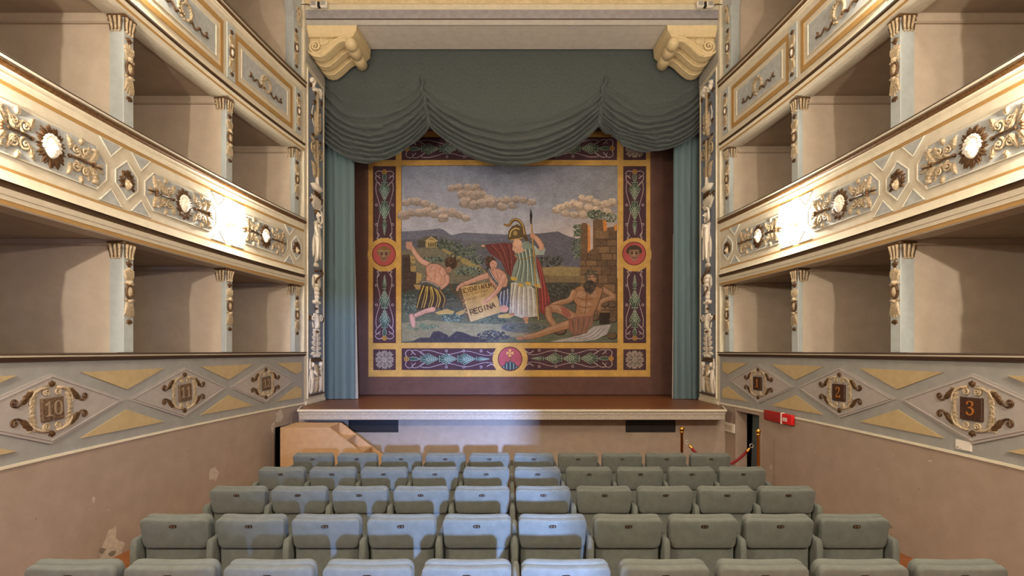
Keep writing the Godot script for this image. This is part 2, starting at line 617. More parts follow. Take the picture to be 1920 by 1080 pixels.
func candelabra() -> Array:
	var out := []
	var W1 := M.ornament_white as Material
	# two winged figures that flank a pedestal
	var st: SurfaceTool
	for e in [-1.0, 1.0]:
		st = mb(true)
		var body := PackedVector2Array()
		for p in [[0.14, -0.78], [0.28, -0.78], [0.27, -0.55], [0.29, -0.36], [0.24, -0.30], [0.16, -0.33], [0.13, -0.5]]:
			body.append(Vector2(p[0] * e, p[1]))
		puff(st, body, 0.05)
		dome(st, Vector2(0.2 * e, -0.25), 0.042, 0.052, 0.06)
		leaf(st, Vector2(0.25 * e, -0.38), PI / 2 - 0.35 * e, 0.25, 0.1, 0.035, 0.5 * e, 3)
		leaf(st, Vector2(0.27 * e, -0.4), -PI / 2 + 0.15 * e, 0.36, 0.09, 0.03, 0, 4)
		tube(st, [Vector3(0.16 * e, -0.36, 0.04), Vector3(0.1 * e, -0.46, 0.06), Vector3(0.06 * e, -0.4, 0.05)], 0.022, 0.014)
		out.append(["winged_figure", st, W1])
	st = mb(true)
	puff(st, PackedVector2Array([Vector2(-0.09, -0.78), Vector2(0.09, -0.78), Vector2(0.05, -0.6), Vector2(0.06, -0.4), Vector2(0.1, -0.24), Vector2(-0.1, -0.24), Vector2(-0.06, -0.4), Vector2(-0.05, -0.6)]), 0.06)
	dome(st, Vector2(0, -0.52), 0.09, 0.04, 0.07)
	out.append(["pedestal", st, M.ornament])
	st = mb()
	for k in 13:
		box(st, Vector3(-0.24 + k * 0.037, -0.165, 0.006), Vector3(-0.216 + k * 0.037, -0.13, 0.03))
	box(st, Vector3(-0.27, -0.2, 0.006), Vector3(0.27, -0.165, 0.035), 0.006)
	out.append(["dentil_shelf", st, M.bronze])
	# leafy tree
	st = mb(true)
	for r in 5:
		var v := -0.08 + r * 0.085
		for e in [-1.0, 1.0]:
			leaf(st, Vector2(0.015 * e, v), PI / 2 - e * (1.15 - r * 0.13), 0.25 - r * 0.015, 0.095, 0.045, -0.7 * e, 3)
	leaf(st, Vector2(0, 0.24), PI / 2, 0.12, 0.07, 0.05)
	tube(st, [Vector3(0, -0.12, 0.02), Vector3(0, 0.3, 0.04)], 0.03, 0.012)
	for e in [-1.0, 0.0, 1.0]:
		dome(st, Vector2(0.09 * e, -0.09), 0.05, 0.035, 0.05)
	out.append(["leafy_stem", st, W1])
	# urn with handles
	st = mb(true)
	puff(st, PackedVector2Array([Vector2(-0.05, 0.4), Vector2(0.05, 0.4), Vector2(0.04, 0.46), Vector2(0.08, 0.58), Vector2(0.1, 0.7), Vector2(-0.1, 0.7), Vector2(-0.08, 0.58), Vector2(-0.04, 0.46)]), 0.07)
	for e in [-1.0, 1.0]:
		tube(st, spiral_points(Vector2(0.17 * e, 0.63), 0.085, 1.3, PI / 2 - e * PI / 2, -e, 0.03), 0.022, 0.008)
		leaf(st, Vector2(0.1 * e, 0.42), PI / 2 - 0.9 * e, 0.14, 0.07, 0.03, 0.6 * e)
		dome(st, Vector2(0.08 * e, 0.385), 0.06, 0.028, 0.045)
	tube(st, [Vector3(0, 0.7, 0.03), Vector3(0, 0.86, 0.03)], 0.04, 0.03)
	out.append(["urn", st, W1])
	st = mb(true)
	for v in [0.355, 0.78, 1.49]:
		dome(st, Vector2(0, v), 0.075, 0.03, 0.06)
	out.append(["collar", st, M.bronze])
	# twisted horn with a serpent
	st = mb(true)
	for k in 7:
		var v := 0.92 + k * 0.075
		dome(st, Vector2(0.012 * sin(k * 1.3), v), 0.06 + k * 0.012, 0.06, 0.06 + k * 0.004)
	for e in [-1.0, 1.0]:
		dome(st, Vector2(0.1 * e, 0.9), 0.07, 0.04, 0.06)
		leaf(st, Vector2(0.1 * e, 1.15), PI / 2 - 0.6 * e, 0.26, 0.1, 0.04, 0.9 * e, 3)
	out.append(["horn", st, W1])
	st = mb(true)
	var pts := []
	for k in 22:
		var t := k / 21.0
		pts.append(Vector3(0.13 * sin(t * 8.5) * (0.7 + 0.5 * t), 1.02 + t * 0.5, 0.07 + 0.03 * cos(t * 8.5)))
	tube(st, pts, 0.012, 0.024)
	out.append(["serpent", st, M.bronze])
	# maiden on a small foot, one arm raised to the basket on her head
	st = mb(true)
	puff(st, PackedVector2Array([Vector2(-0.12, 1.56), Vector2(0.12, 1.56), Vector2(0.07, 1.64), Vector2(-0.07, 1.64)]), 0.05)
	puff(st, PackedVector2Array([Vector2(-0.05, 1.64), Vector2(0.05, 1.64), Vector2(0.075, 1.85), Vector2(0.1, 2.02), Vector2(0.085, 2.16), Vector2(0.075, 2.22), Vector2(0.105, 2.34), Vector2(0.085, 2.4), Vector2(-0.085, 2.4), Vector2(-0.1, 2.34), Vector2(-0.07, 2.22), Vector2(-0.09, 2.1), Vector2(-0.1, 1.95), Vector2(-0.06, 1.8)]), 0.085)
	for e in [-1.0, 1.0]:
		leaf(st, Vector2(0.08 * e, 2.14), -PI / 2 + 0.3 * e, 0.42, 0.1, 0.045, -0.3 * e, 0)
		leaf(st, Vector2(0.03 * e, 2.2), -PI / 2 + 0.05 * e, 0.5, 0.05, 0.035, 0.1 * e, 0, 0.06)
		dome(st, Vector2(0.045 * e, 2.31), 0.035, 0.035, 0.045, 10, 0.06)
	tube(st, [Vector3(-0.09, 2.38, 0.05), Vector3(-0.14, 2.24, 0.06), Vector3(-0.1, 2.12, 0.08)], 0.03, 0.02)
	tube(st, [Vector3(0.09, 2.38, 0.05), Vector3(0.17, 2.45, 0.06), Vector3(0.14, 2.6, 0.06), Vector3(0.06, 2.64, 0.06)], 0.03, 0.017)
	tube(st, [Vector3(0, 2.38, 0.05), Vector3(0, 2.46, 0.06)], 0.032, 0.028)
	face(st, Vector2(0, 2.52), 0.048, 0.065, 0.07, 0.02)
	out.append(["maiden_figure", st, W1])
	st = mb(true)
	for k in 9:
		var a := PI * (0.0 + k / 8.0)
		dome(st, Vector2(cos(a) * 0.052, 2.545 + sin(a) * 0.055), 0.024, 0.024, 0.05)
	out.append(["hair", st, M.bronze])
	# plumes in a basket and the shallow dish above
	st = mb(true)
	for k in 7:
		var a := PI / 2 + (k - 3) * 0.25
		leaf(st, Vector2((3 - k) * 0.025, 2.62), a, 0.33 - absf(k - 3.0) * 0.02, 0.07, 0.045, (k - 3) * 0.12, 4)
	out.append(["plumes", st, W1])
	st = mb(true)
	puff(st, PackedVector2Array([Vector2(-0.26, 3.03), Vector2(-0.12, 2.95), Vector2(0.12, 2.95), Vector2(0.26, 3.03), Vector2(0.13, 3.09), Vector2(-0.13, 3.09)]), 0.09)
	tube(st, [Vector3(0, 3.06, 0.03), Vector3(0, 3.24, 0.03)], 0.045, 0.03)
	out.append(["dish", st, W1])
	st = mb(true)
	for k in 6:
		leaf(st, Vector2((k - 2.5) * 0.045, 2.95), -PI / 2 + (k - 2.5) * 0.1, 0.1, 0.034, 0.04, 0, 0, 0.02)
	out.append(["fringe", st, M.bronze])
	# acanthus cup and scrolls
	st = mb(true)
	for e in [-1.0, 1.0]:
		leaf(st, Vector2(0.02 * e, 3.2), PI / 2 - 0.95 * e, 0.26, 0.12, 0.05, 0.9 * e, 3)
		leaf(st, Vector2(0.02 * e, 3.28), PI / 2 - 0.45 * e, 0.28, 0.11, 0.05, -0.8 * e, 3)
		leaf(st, Vector2(0.02 * e, 3.5), PI / 2 - 0.3 * e, 0.34, 0.08, 0.045, -0.6 * e, 3)
		tube(st, spiral_points(Vector2(0.17 * e, 3.72), 0.12, 1.4, -PI / 2, e, 0.02), 0.018, 0.008)
		leaf(st, Vector2(0.04 * e, 3.82), PI / 2 - 0.9 * e, 0.24, 0.08, 0.04, -0.7 * e, 3)
	tube(st, [Vector3(0, 3.22, 0.03), Vector3(0, 3.9, 0.03)], 0.04, 0.03)
	out.append(["acanthus_scrolls", st, M.ornament])
	# vase of leaves, thin stem, bunch of flowers
	st = mb(true)
	puff(st, PackedVector2Array([Vector2(-0.05, 3.98), Vector2(0.05, 3.98), Vector2(0.1, 4.16), Vector2(0.085, 4.36), Vector2(0.05, 4.44), Vector2(-0.05, 4.44), Vector2(-0.085, 4.36), Vector2(-0.1, 4.16)]), 0.075)
	for k in 8:
		leaf(st, Vector2((k % 2 - 0.5) * 0.06, 4.03 + k * 0.045), PI / 2 + (0.5 if k % 2 == 0 else -0.5), 0.11, 0.055, 0.03, 0, 0, 0.06)
	tube(st, [Vector3(0, 4.42, 0.03), Vector3(0.01, 4.84, 0.03)], 0.042, 0.028)
	out.append(["vase", st, M.ornament])
	st = mb(true)
	for k in [[-0.17, 3.98], [0.18, 3.96], [-0.22, 4.3], [0.21, 4.22], [0.0, 3.95], [0.12, 4.56], [-0.09, 4.62], [0.06, 4.74], [-0.05, 4.82], [0.24, 4.76], [-0.27, 4.84], [-0.24, 2.78], [0.25, 2.9], [0.3, 0.64], [-0.3, 0.64]]:
		leaf(st, Vector2(k[0], k[1]), -PI / 2 + k[0], 0.1, 0.045, 0.04)
		leaf(st, Vector2(k[0], k[1]), -PI / 2 + k[0] + 0.9, 0.07, 0.035, 0.04)
	out.append(["dark_leaves", st, M.bronze])
	st = mb(true)
	for e in [-1.0, 1.0]:
		tube(st, [Vector3(0.09 * e, 4.1, 0.02), Vector3(0.19 * e, 4.2, 0.02), Vector3(0.22 * e, 4.34, 0.02), Vector3(0.16 * e, 4.48, 0.02)], 0.012, 0.008)
	var rng := RandomNumberGenerator.new()
	rng.seed = 44
	for k in 24:
		var u := rng.randf_range(-0.26, 0.26)
		dome(st, Vector2(u, 4.86 + rng.randf_range(-0.06, 0.1) - absf(u) * 0.12), rng.randf_range(0.03, 0.05), rng.randf_range(0.03, 0.045), 0.06)
	out.append(["flower_bunch", st, W1])
	var done := []
	for k in out:
		done.append([k[0], as_mesh(k[1]), k[2]])
	return done

func build_console(s: int) -> void:
	var side := "above the stair side" if s < 0 else "above the rope-barrier side"
	var t := thing("console_bracket", Vector3(s * 3.65, EYE + 5.4, -9.55), "ochre scrolled console bracket under the stage header " + side, "bracket")
	var at := t.position
	# abacus: bevelled slab under the header, splayed front
	var st := mb()
	var rings := []
	for k in [[5.8, 0.90, 9.09], [5.70, 0.885, 9.11], [5.65, 0.83, 9.15], [5.62, 0.80, 9.18]]:
		var x1: float = -s * k[1]
		var z0: float = -k[2] - at.z
		var y: float = EYE + k[0] - at.y
		rings.append([Vector3(0, y, z0), Vector3(x1, y, z0), Vector3(x1, y + (0.06 if k[0] > 5.75 else 0.0), -9.99 - at.z), Vector3(0, y + (0.06 if k[0] > 5.75 else 0.0), -9.99 - at.z)])
	loft(st, rings, true, true)
	obj("abacus", st, M.console, t)
	# scroll profile, read off in the plane of its front rib
	var to_xy := func(p: Array) -> Vector2:
		var w := P(p[0], p[1], 9.2)
		return Vector2(-s * (w.x + 3.65), w.y - at.y)
	var prof := PackedVector2Array()
	for p in [[654, 66], [659, 69], [662, 75], [659, 81], [653, 82], [647, 80], [640, 81], [632, 86], [624, 94], [615, 102], [606, 108], [597, 109.5], [588, 107], [581, 101], [577, 93], [576, 66]]:
		prof.append(to_xy.call(p))
	var thin := Geometry2D.offset_polygon(prof, -0.055)
	for L in [[9.24, 9.36, 0], [9.36, 9.46, 1], [9.46, 9.64, 0], [9.64, 9.74, 1], [9.74, 9.97, 0]]:
		st = mb()
		if L[2] == 0:
			# a rib with softened edges
			var soft := Geometry2D.offset_polygon(prof, -0.02)
			prism(st, soft[0], -L[0] - at.z, -L[1] - at.z)
			prism(st, prof, -L[0] - 0.025 - at.z, -L[1] + 0.025 - at.z)
		else:
			prism(st, thin[0], -L[0] - at.z, -L[1] - at.z)
		obj("scroll_rib" if L[2] == 0 else "scroll_groove", st, M.console, t)
		if L[2] == 0:
			# the roll at the nose of the rib
			st = mb(true)
			var c: Vector2 = to_xy.call([656, 79])
			var rr := []
			for z in [[L[0] - 0.1, 0.02], [L[0] - 0.09, 0.06], [L[0] - 0.05, 0.09], [L[0] + 0.02, 0.105], [L[1] - 0.02, 0.105], [L[1] + 0.02, 0.07]]:
				var ring := []
				for q in 18:
					ring.append(Vector3(c.x + cos(TAU * q / 18) * z[1], c.y + sin(TAU * q / 18) * z[1], -z[0] - at.z))
				rr.append(ring)
			loft(st, rr, true, true)
			obj("nose_roll", st, M.console, t)
	# the S-shaped band that stands out from the front face
	var band := PackedVector2Array()
	for p in [[656, 67], [660, 75], [654, 81], [646, 79.5], [638, 82], [630, 88], [620, 98], [610, 106], [600, 109], [588, 107], [580, 101], [577, 93], [583, 99], [592, 101.5], [602, 99], [611, 92], [620, 83], [630, 75], [642, 69]]:
		band.append(to_xy.call(p))
	st = mb()
	prism(st, band, -9.17 - at.z, -9.26 - at.z)
	obj("scroll_band", st, M.console, t)
	# carved front: big volute, edge beads and leaf
	st = mb(true)
	var v := P(590.6, 86, 9.2)
	var vc := Vector2(-s * (v.x + 3.65), v.y - at.y)
	var sp := spiral_points(Vector2.ZERO, 0.13, 2.2, -0.4 if s < 0 else PI + 0.4, -1.0 if s < 0 else 1.0, 0.0, 0.08)
	var put := []
	for p in sp:
		put.append(Vector3(vc.x + p.x, vc.y + p.y, -9.22 - at.z + p.z))
	tube(st, put, 0.03, 0.012, 8)
	obj("volute", st, M.console, t)
	st = mb(true)
	for row in [[[651, 70], [640, 72], [628, 78], [617, 87], [607, 96], [596, 102], [585, 101]], [[652, 79], [641, 79], [631, 84], [622, 93], [612, 101], [601, 105]]]:
		var line := []
		for p in row:
			var w := P(p[0], p[1], 9.2)
			line.append(Vector3(-s * (w.x + 3.65), w.y - at.y, -9.165 - at.z))
		tube(st, line, 0.016, 0.02, 6)
	obj("edge_bead", st, M.console, t)
	st = mb(true)
	var lf := P(601, 84, 9.2)
	var lc := Vector2(-s * (lf.x + 3.65), lf.y - at.y)
	for k in 4:
		leaf(st, lc + Vector2(-s * 0.02 * k, 0.01 * k), PI / 2 + s * (0.2 + k * 0.25) - 0.0, 0.17 - k * 0.015, 0.07, 0.05, -s * 0.5, 2, -9.24 - at.z)
	obj("acanthus_leaf", st, M.console, t)

func build_spot(s: int) -> void:
	var side := "over the stair side" if s < 0 else "over the rope-barrier side"
	var c := P(960 + s * 362, 10, 9.0)
	var t := thing("spotlight_pair", c, "pair of small white spotlights clamped to the header " + side, "spotlight")
	for k in 2:
		var x := -s * (0.02 + k * 0.17) + s * 0.1
		var st := mb()
		box(st, Vector3(x - 0.06, -0.05, -0.02), Vector3(x + 0.06, 0.06, 0.05), 0.012)
		obj("spot_housing", st, M.white_plastic, t)
		st = mb()
		box(st, Vector3(x - 0.045, -0.035, 0.045), Vector3(x + 0.045, 0.045, 0.056), 0.004)
		obj("lens", st, M.aluminium, t)
	var st2 := mb()
	box(st2, Vector3(-0.02, -0.04, -0.03), Vector3(0.02, 0.05, 0.03), 0.004)
	obj("bracket", st2, M.dark_steel, t)
	st2 = mb(true)
	tube(st2, [Vector3(s * 0.14, 0, 0), Vector3(s * 0.22, 0.02, 0), Vector3(s * 0.3, 0.015, 0), Vector3(s * 0.33, 0.03, -0.03)], 0.008, 0.006)
	obj("cable", st2, M.black, t)

# ---------------------------------------------------------------- stage

func build_stage() -> void:
	var yt := EYE + STAGE_H
	var st := mb()
	var top := [Vector3(-3.47, yt, -8.4), Vector3(3.47, yt, -8.4), Vector3(3.66, yt, -9.02), Vector3(3.66, yt, -10.0), Vector3(5.9, yt, -10.0), Vector3(5.9, yt, -12.2), Vector3(-5.9, yt, -12.2), Vector3(-5.9, yt, -10.0), Vector3(-3.66, yt, -10.0), Vector3(-3.66, yt, -9.02)]
	var ids := PackedVector2Array()
	for p in top:
		ids.append(Vector2(p.x, p.z))
	var tr := Geometry2D.triangulate_polygon(ids)
	for dy in [0.0, -0.03]:
		for i in range(0, tr.size(), 3):
			tri(st, top[tr[i]] + Vector3(0, dy, 0), top[tr[i + 1]] + Vector3(0, dy, 0), top[tr[i + 2]] + Vector3(0, dy, 0))
	var low := []
	for p in top:
		low.append(p - Vector3(0, 0.03, 0))
	loft(st, [top, low], true, false)
	var t := thing("stage", Vector3.ZERO, "raised stage with glossy reddish-brown boards and a pale moulded front edge", "stage", "", "structure")
	obj("stage_boards", st, M.stage_wood, t)
	# moulded edge of the apron: profile swept along its front and splayed ends
	var line := [Vector2(-3.68, -9.05), Vector2(-3.485, -8.39), Vector2(3.485, -8.39), Vector2(3.68, -9.05)]
	var prof := [Vector2(0.0, 0.004), Vector2(0.03, 0.004), Vector2(0.035, -0.02), Vector2(0.03, -0.032), Vector2(0.008, -0.04), Vector2(0.0, -0.06), Vector2(0.012, -0.075), Vector2(0.0, -0.085), Vector2(-0.012, -0.165), Vector2(-0.05, -0.172), Vector2(-0.5, -0.172)]
	var edge := mb()
	var lip := mb()
	for seg in 3:
		var a: Vector2 = line[seg]
		var b: Vector2 = line[seg + 1]
		for k in prof.size() - 1:
			var q := []
			for e in [[a, seg], [b, seg + 1]]:
				var n := Vector2.ZERO
				for g in [e[1] - 1, e[1]]:
					if g >= 0 and g < 3:
						var dv: Vector2 = line[g + 1] - line[g]
						n += Vector2(-dv.y, dv.x).normalized()
				n = n.normalized()
				for p in [prof[k], prof[k + 1]]:
					q.append(Vector3(e[0].x + n.x * p.x, yt + p.y, e[0].y + n.y * p.x))
			quad(lip if k < 3 else edge, q[0], q[2], q[3], q[1])
	obj("front_lip", lip, M.cream, t)
	obj("front_moulding", edge, M.apron, t)
	st = mb()
	box(st, Vector3(-3.9, EYE - 2.4, -9.0), Vector3(3.9, yt - 0.1, -8.85))
	obj("front_wall", st, M.apron_wall, t)
	for x in [-2.8, 1.98]:
		var v := thing("vent_grille", Vector3(x, EYE - 1.385, -8.848), "dark slotted vent grille under the stage " + ("beside the wooden stairs" if x < 0 else "near the brass post"), "vent")
		st = mb()
		box(st, Vector3(0, 0, 0.0), Vector3(0.82, 0.2, 0.006))
		obj("backing", st, M.vent, v)
		st = mb()
		frame_line(st, PackedVector2Array([Vector2(-0.02, -0.02), Vector2(0.84, -0.02), Vector2(0.84, 0.22), Vector2(-0.02, 0.22)]), 0.025, 0.014)
		obj("frame", st, M.dark_steel, v)
		for k in 7:
			st = mb()
			box(st, Vector3(0.005, 0.018 + k * 0.026, 0.005), Vector3(0.815, 0.026 + k * 0.026, 0.013))
			obj("slat", st, M.dark_steel, v)

# ---------------------------------------------------------------- stage drapery

func fold_wave(t: float, edges: Array) -> float:
	for i in edges.size() - 1:
		if t < edges[i + 1]:
			var f: float = (t - edges[i]) / (edges[i + 1] - edges[i])
			f = clampf(f, 0.0, 1.0)
			return sin(PI * 0.5 * f / 0.76) if f < 0.76 else sqrt(maxf(0.0, 1.0 - pow((f - 0.76) / 0.24, 2.0)))
	return 0.0

# one swag of cloth between two gathered lines; lists of (t, px, py) at d = 10.05, then the sag in pixels at t = 1
func swag(lft: Array, rgt: Array, sag: Array, edges: Array, seed_n: int, gl: float, gr: float) -> SurfaceTool:
	var fn := FastNoiseLite.new()
	fn.seed = seed_n
	fn.frequency = 1.0
	var st := mb(true)
	var nt := 240
	var ns := 72
	var rows := []
	for i in nt + 1:
		var t := float(i) / nt
		var a := along(lft, t)
		var b := along(rgt, t)
		var g := along2(sag, t)
		var row := []
		for j in ns + 1:
			var s := float(j) / ns
			var q := a.lerp(b, s)
			q.y += g * pow(4.0 * s * (1.0 - s), 0.92)
			# folds wander a little and flatten out in the middle of the cloth
			var tt := t + 0.05 * fn.get_noise_2d(s * 1.6, t * 1.4) + 0.016 * fn.get_noise_2d(s * 4.0 + 9.0, t * 5.0)
			var amp := (0.02 + 0.11 * smoothstep(0.3, 0.8, t)) * smoothstep(0.12, 0.4, t) * (1.0 + 0.35 * fn.get_noise_2d(s * 3.0 + 4.0, t * 9.0))
			var near_gather := maxf(gl * exp(-pow(s / 0.12, 2.0)), gr * exp(-pow((1.0 - s) / 0.12, 2.0)))
			var w := amp * fold_wave(clampf(tt, 0.0, 0.9999), edges) * (0.45 + 0.55 * smoothstep(0.0, 0.12, s) * smoothstep(1.0, 0.88, s))
			w += 0.05 * smoothstep(0.3, 1.0, t) * sin(PI * s) + 0.02 * fn.get_noise_2d(s * 3.0, t * 3.0 + 20.0)
			w += near_gather * smoothstep(0.35, 0.55, t) * (0.02 + 0.02 * sin(t * 60.0 + s * 30.0))
			var d := 10.06 - w
			row.append(P(q.x, q.y, 10.05) * 1.0 + Vector3(0, 0, 10.05 - d))
		rows.append(row)
	# turn the hem under
	var hem := []
	for p in rows[nt]:
		hem.append(p + Vector3(0, 0.012, -0.05))
	rows.append(hem)
	loft(st, rows, false, false)
	return st

func along(list: Array, t: float) -> Vector2:
	for i in list.size() - 1:
		if t <= list[i + 1][0]:
			var f: float = (t - list[i][0]) / (list[i + 1][0] - list[i][0])
			return Vector2(list[i][1], list[i][2]).lerp(Vector2(list[i + 1][1], list[i + 1][2]), f)
	return Vector2(list[-1][1], list[-1][2])

func along2(list: Array, t: float) -> float:
	for i in list.size() - 1:
		if t <= list[i + 1][0]:
			return lerpf(list[i][1], list[i + 1][1], (t - list[i][0]) / (list[i + 1][0] - list[i][0]))
	return list[-1][1]

func build_drapes() -> void:
	var t := thing("valance_curtain", Vector3(0, EYE + 5.88, -10.05), "grey-green velvet valance gathered into three swags above the stage", "curtain")
	var edges := [0.0, 0.26, 0.42, 0.545, 0.65, 0.73, 0.795, 0.85, 0.90, 0.945, 1.0]
	var edges_c := [0.0, 0.5, 0.62, 0.71, 0.79, 0.86, 0.925, 1.0]
	var gl := [[0.0, 785, 86], [0.3, 788, 140], [0.5, 793, 168], [0.75, 800, 205], [1.0, 807, 240]]
	var gr := [[0.0, 1150, 86], [0.3, 1136, 140], [0.5, 1131, 166], [0.75, 1126, 203], [1.0, 1123, 237]]
	var parts := [
		swag([[0.0, 600, 84], [0.45, 600, 160], [0.8, 602, 222], [1.0, 604, 262]], gl, [[0.0, 2.0], [0.3, 34.0], [0.5, 50.0], [0.75, 56.0], [1.0, 57.0]], edges, 3, 0.2, 1.0),
		swag(gl, gr, [[0.0, 2.0], [0.3, 40.0], [0.5, 66.0], [0.75, 76.0], [1.0, 76.0]], edges_c, 5, 1.0, 1.0),
		swag(gr, [[0.0, 1316, 84], [0.45, 1314, 160], [0.8, 1312, 212], [1.0, 1310, 248]], [[0.0, 2.0], [0.3, 32.0], [0.5, 44.0], [0.75, 48.0], [1.0, 46.0]], edges, 8, 1.0, 0.2)]
	for p in parts:
		var o := obj("swag", p, M.drape, t)
		o.position = -t.position
	# gathered knots where the swags meet
	for g in [gl, gr]:
		var st := mb(true)
		var pts := []
		for k in 26:
			var u := k / 25.0
			var q := along(g, lerpf(0.36, 1.0, u))
			pts.append(P(q.x, q.y, 10.05) + Vector3(0.03 * sin(u * 19.0) * (1 - u), 0, 0.035 + 0.02 * sin(u * 31.0)))
		tube(st, pts, 0.03, 0.055, 8)
		var o := obj("gather", st, M.drape, t)
		o.position = -t.position
	# side curtains, hanging in upright folds behind the pilasters
	for s in [-1, 1]:
		var st := mb(true)
		var rows := []
		var x_out := 352.0 if s < 0 else 349.0
		var x_in := 296.0 if s < 0 else 303.0
		var n := 96
		var folds := [0.0, 0.2, 0.42, 0.56, 0.8, 1.0]
		for i in 9:
			var v := i / 8.0
			var py := lerpf(225.0, 749.0, v)
			var row := []
			for j in n + 1:
				var u := float(j) / n
				var spread := 1.0 + 0.04 * v * (1.0 if s < 0 else 0.4)
				var px: float = 960.0 + s * (x_out + 14.0 - (x_out + 14.0 - x_in) * u * spread)
				var w := fold_wave(clampf(u + 0.01 * sin(v * 3.0 + u * 7.0), 0.0, 0.9999), folds)
				var p := P(px, py, 10.2)
				row.append(Vector3(p.x, lerpf(EYE + 4.7, EYE + STAGE_H + 0.01, v), p.z + 0.07 * w * (0.6 + 0.4 * v)))
			rows.append(row)
		loft(st, rows, false, false)
		var lg := thing("side_curtain", Vector3(s * 3.4, EYE + STAGE_H, -10.2), "blue-green velvet side curtain hanging in upright folds " + ("behind the stair-side pilaster" if s < 0 else "behind the rope-barrier pilaster"), "curtain")
		var o := obj("cloth", st, M.leg, lg)
		o.position = -lg.position
		st = mb(true)
		var inner: float = 960.0 + s * x_in
		var strip := []
		for k in [[0.42, 0.0], [1.0, 7.0 if s < 0 else 2.0]]:
			var y := lerpf(EYE + 4.7, EYE + STAGE_H + 0.01, k[0])
			var x0: float = (inner + s * 3.0 - 960.0) * 10.2 / F
			var x1: float = (inner - s * k[1] - 960.0) * 10.2 / F
			strip.append([Vector3(x0, y, -10.22), Vector3(x1, y, -10.2), Vector3(x1, y, -10.24)])
		loft(st, strip, false, false)
		o = obj("lining", st, M.lining, lg)
		o.position = -lg.position

# ---------------------------------------------------------------- the painted curtain: a flat picture on canvas

const CX := 640.0
const CY := 225.0
const CW := 640.0
const CH := 520.0
const CS := 2.6
var cv: Image
var prng := RandomNumberGenerator.new()

func pc(r: float, g: float, b: float) -> Color:
	return Color8(int(clampf(r, 0, 255)), int(clampf(g, 0, 255)), int(clampf(b, 0, 255)))

func c_poly(pts: Array, col: Color) -> void:
	var n := pts.size()
	var q := []
	var y0 := 1e9
	var y1 := -1e9
	for p in pts:
		var v := Vector2((p[0] - CX) * CS, (p[1] - CY) * CS)
		q.append(v)
		y0 = minf(y0, v.y)
		y1 = maxf(y1, v.y)
	for y in range(maxi(0, int(floor(y0))), mini(cv.get_height() - 1, int(ceil(y1))) + 1):
		var yc := y + 0.5
		var xs := []
		for i in n:
			var a: Vector2 = q[i]
			var b: Vector2 = q[(i + 1) % n]
			if (a.y <= yc and b.y > yc) or (b.y <= yc and a.y > yc):
				xs.append(a.x + (yc - a.y) / (b.y - a.y) * (b.x - a.x))
		xs.sort()
		for k in range(0, xs.size() - 1, 2):
			var x0 := int(round(xs[k]))
			var x1 := int(round(xs[k + 1]))
			if x1 > x0:
				cv.fill_rect(Rect2i(x0, y, x1 - x0, 1), col)

func c_ell(x: float, y: float, rx: float, ry: float, col: Color, rot := 0.0) -> void:
	var pts := []
	var n := maxi(8, int(6 + maxf(rx, ry) * 1.2))
	for k in n:
		var a := TAU * k / n
		var v := Vector2(cos(a) * rx, sin(a) * ry).rotated(rot)
		pts.append([x + v.x, y + v.y])
	c_poly(pts, col)

func c_line(pts: Array, w0: float, col: Color, w1 := -1.0) -> void:
	var n := pts.size()
	for i in n - 1:
		var a := Vector2(pts[i][0], pts[i][1])
		var b := Vector2(pts[i + 1][0], pts[i + 1][1])
		var wa := w0 if w1 < 0 else lerpf(w0, w1, float(i) / (n - 1))
		var wb := w0 if w1 < 0 else lerpf(w0, w1, float(i + 1) / (n - 1))
		var nn := (b - a).orthogonal().normalized() * 0.5
		c_poly([[a.x + nn.x * wa, a.y + nn.y * wa], [b.x + nn.x * wb, b.y + nn.y * wb], [b.x - nn.x * wb, b.y - nn.y * wb], [a.x - nn.x * wa, a.y - nn.y * wa]], col)
		if wa > 0.9:
			c_ell(a.x, a.y, wa * 0.5, wa * 0.5, col)

func c_curve(pts: Array, w0: float, col: Color, w1 := -1.0) -> void:
	# Catmull-Rom through the points
	var out := []
	var n := pts.size()
	for i in n - 1:
		for k in 6:
			var t := k / 6.0
			var p := []
			for e in 2:
				p.append(cubic_interpolate(pts[i][e], pts[i + 1][e], pts[maxi(i - 1, 0)][e], pts[mini(i + 2, n - 1)][e], t))
			out.append(p)
	out.append(pts[n - 1])
	c_line(out, w0, col, w1)

func c_rect(x0: float, y0: float, x1: float, y1: float, col: Color) -> void:
	c_poly([[x0, y0], [x1, y0], [x1, y1], [x0, y1]], col)

func c_leaf(x: float, y: float, a: float, l: float, w: float, base: Color, light: Color) -> void:
	var d := Vector2(cos(a), sin(a))
	var n := d.orthogonal()
	var pts := []
	for k in [[0, 0.25], [0.3, 0.5], [0.6, 0.42], [1.0, 0.0], [0.6, -0.42], [0.3, -0.5], [0, -0.25]]:
		pts.append([x + d.x * l * k[0] + n.x * w * k[1], y + d.y * l * k[0] + n.y * w * k[1]])
	c_poly(pts, light)
	pts = []
	for k in [[0, 0.18], [0.3, 0.38], [0.6, 0.28], [0.86, 0.0], [0.6, -0.28], [0.3, -0.38], [0, -0.18]]:
		pts.append([x + d.x * l * k[0] + n.x * w * k[1], y + d.y * l * k[0] + n.y * w * k[1]])
	c_poly(pts, base)
	c_line([[x + d.x * l * 0.15, y + d.y * l * 0.15], [x + d.x * l * 0.8, y + d.y * l * 0.8]], 0.5, light)

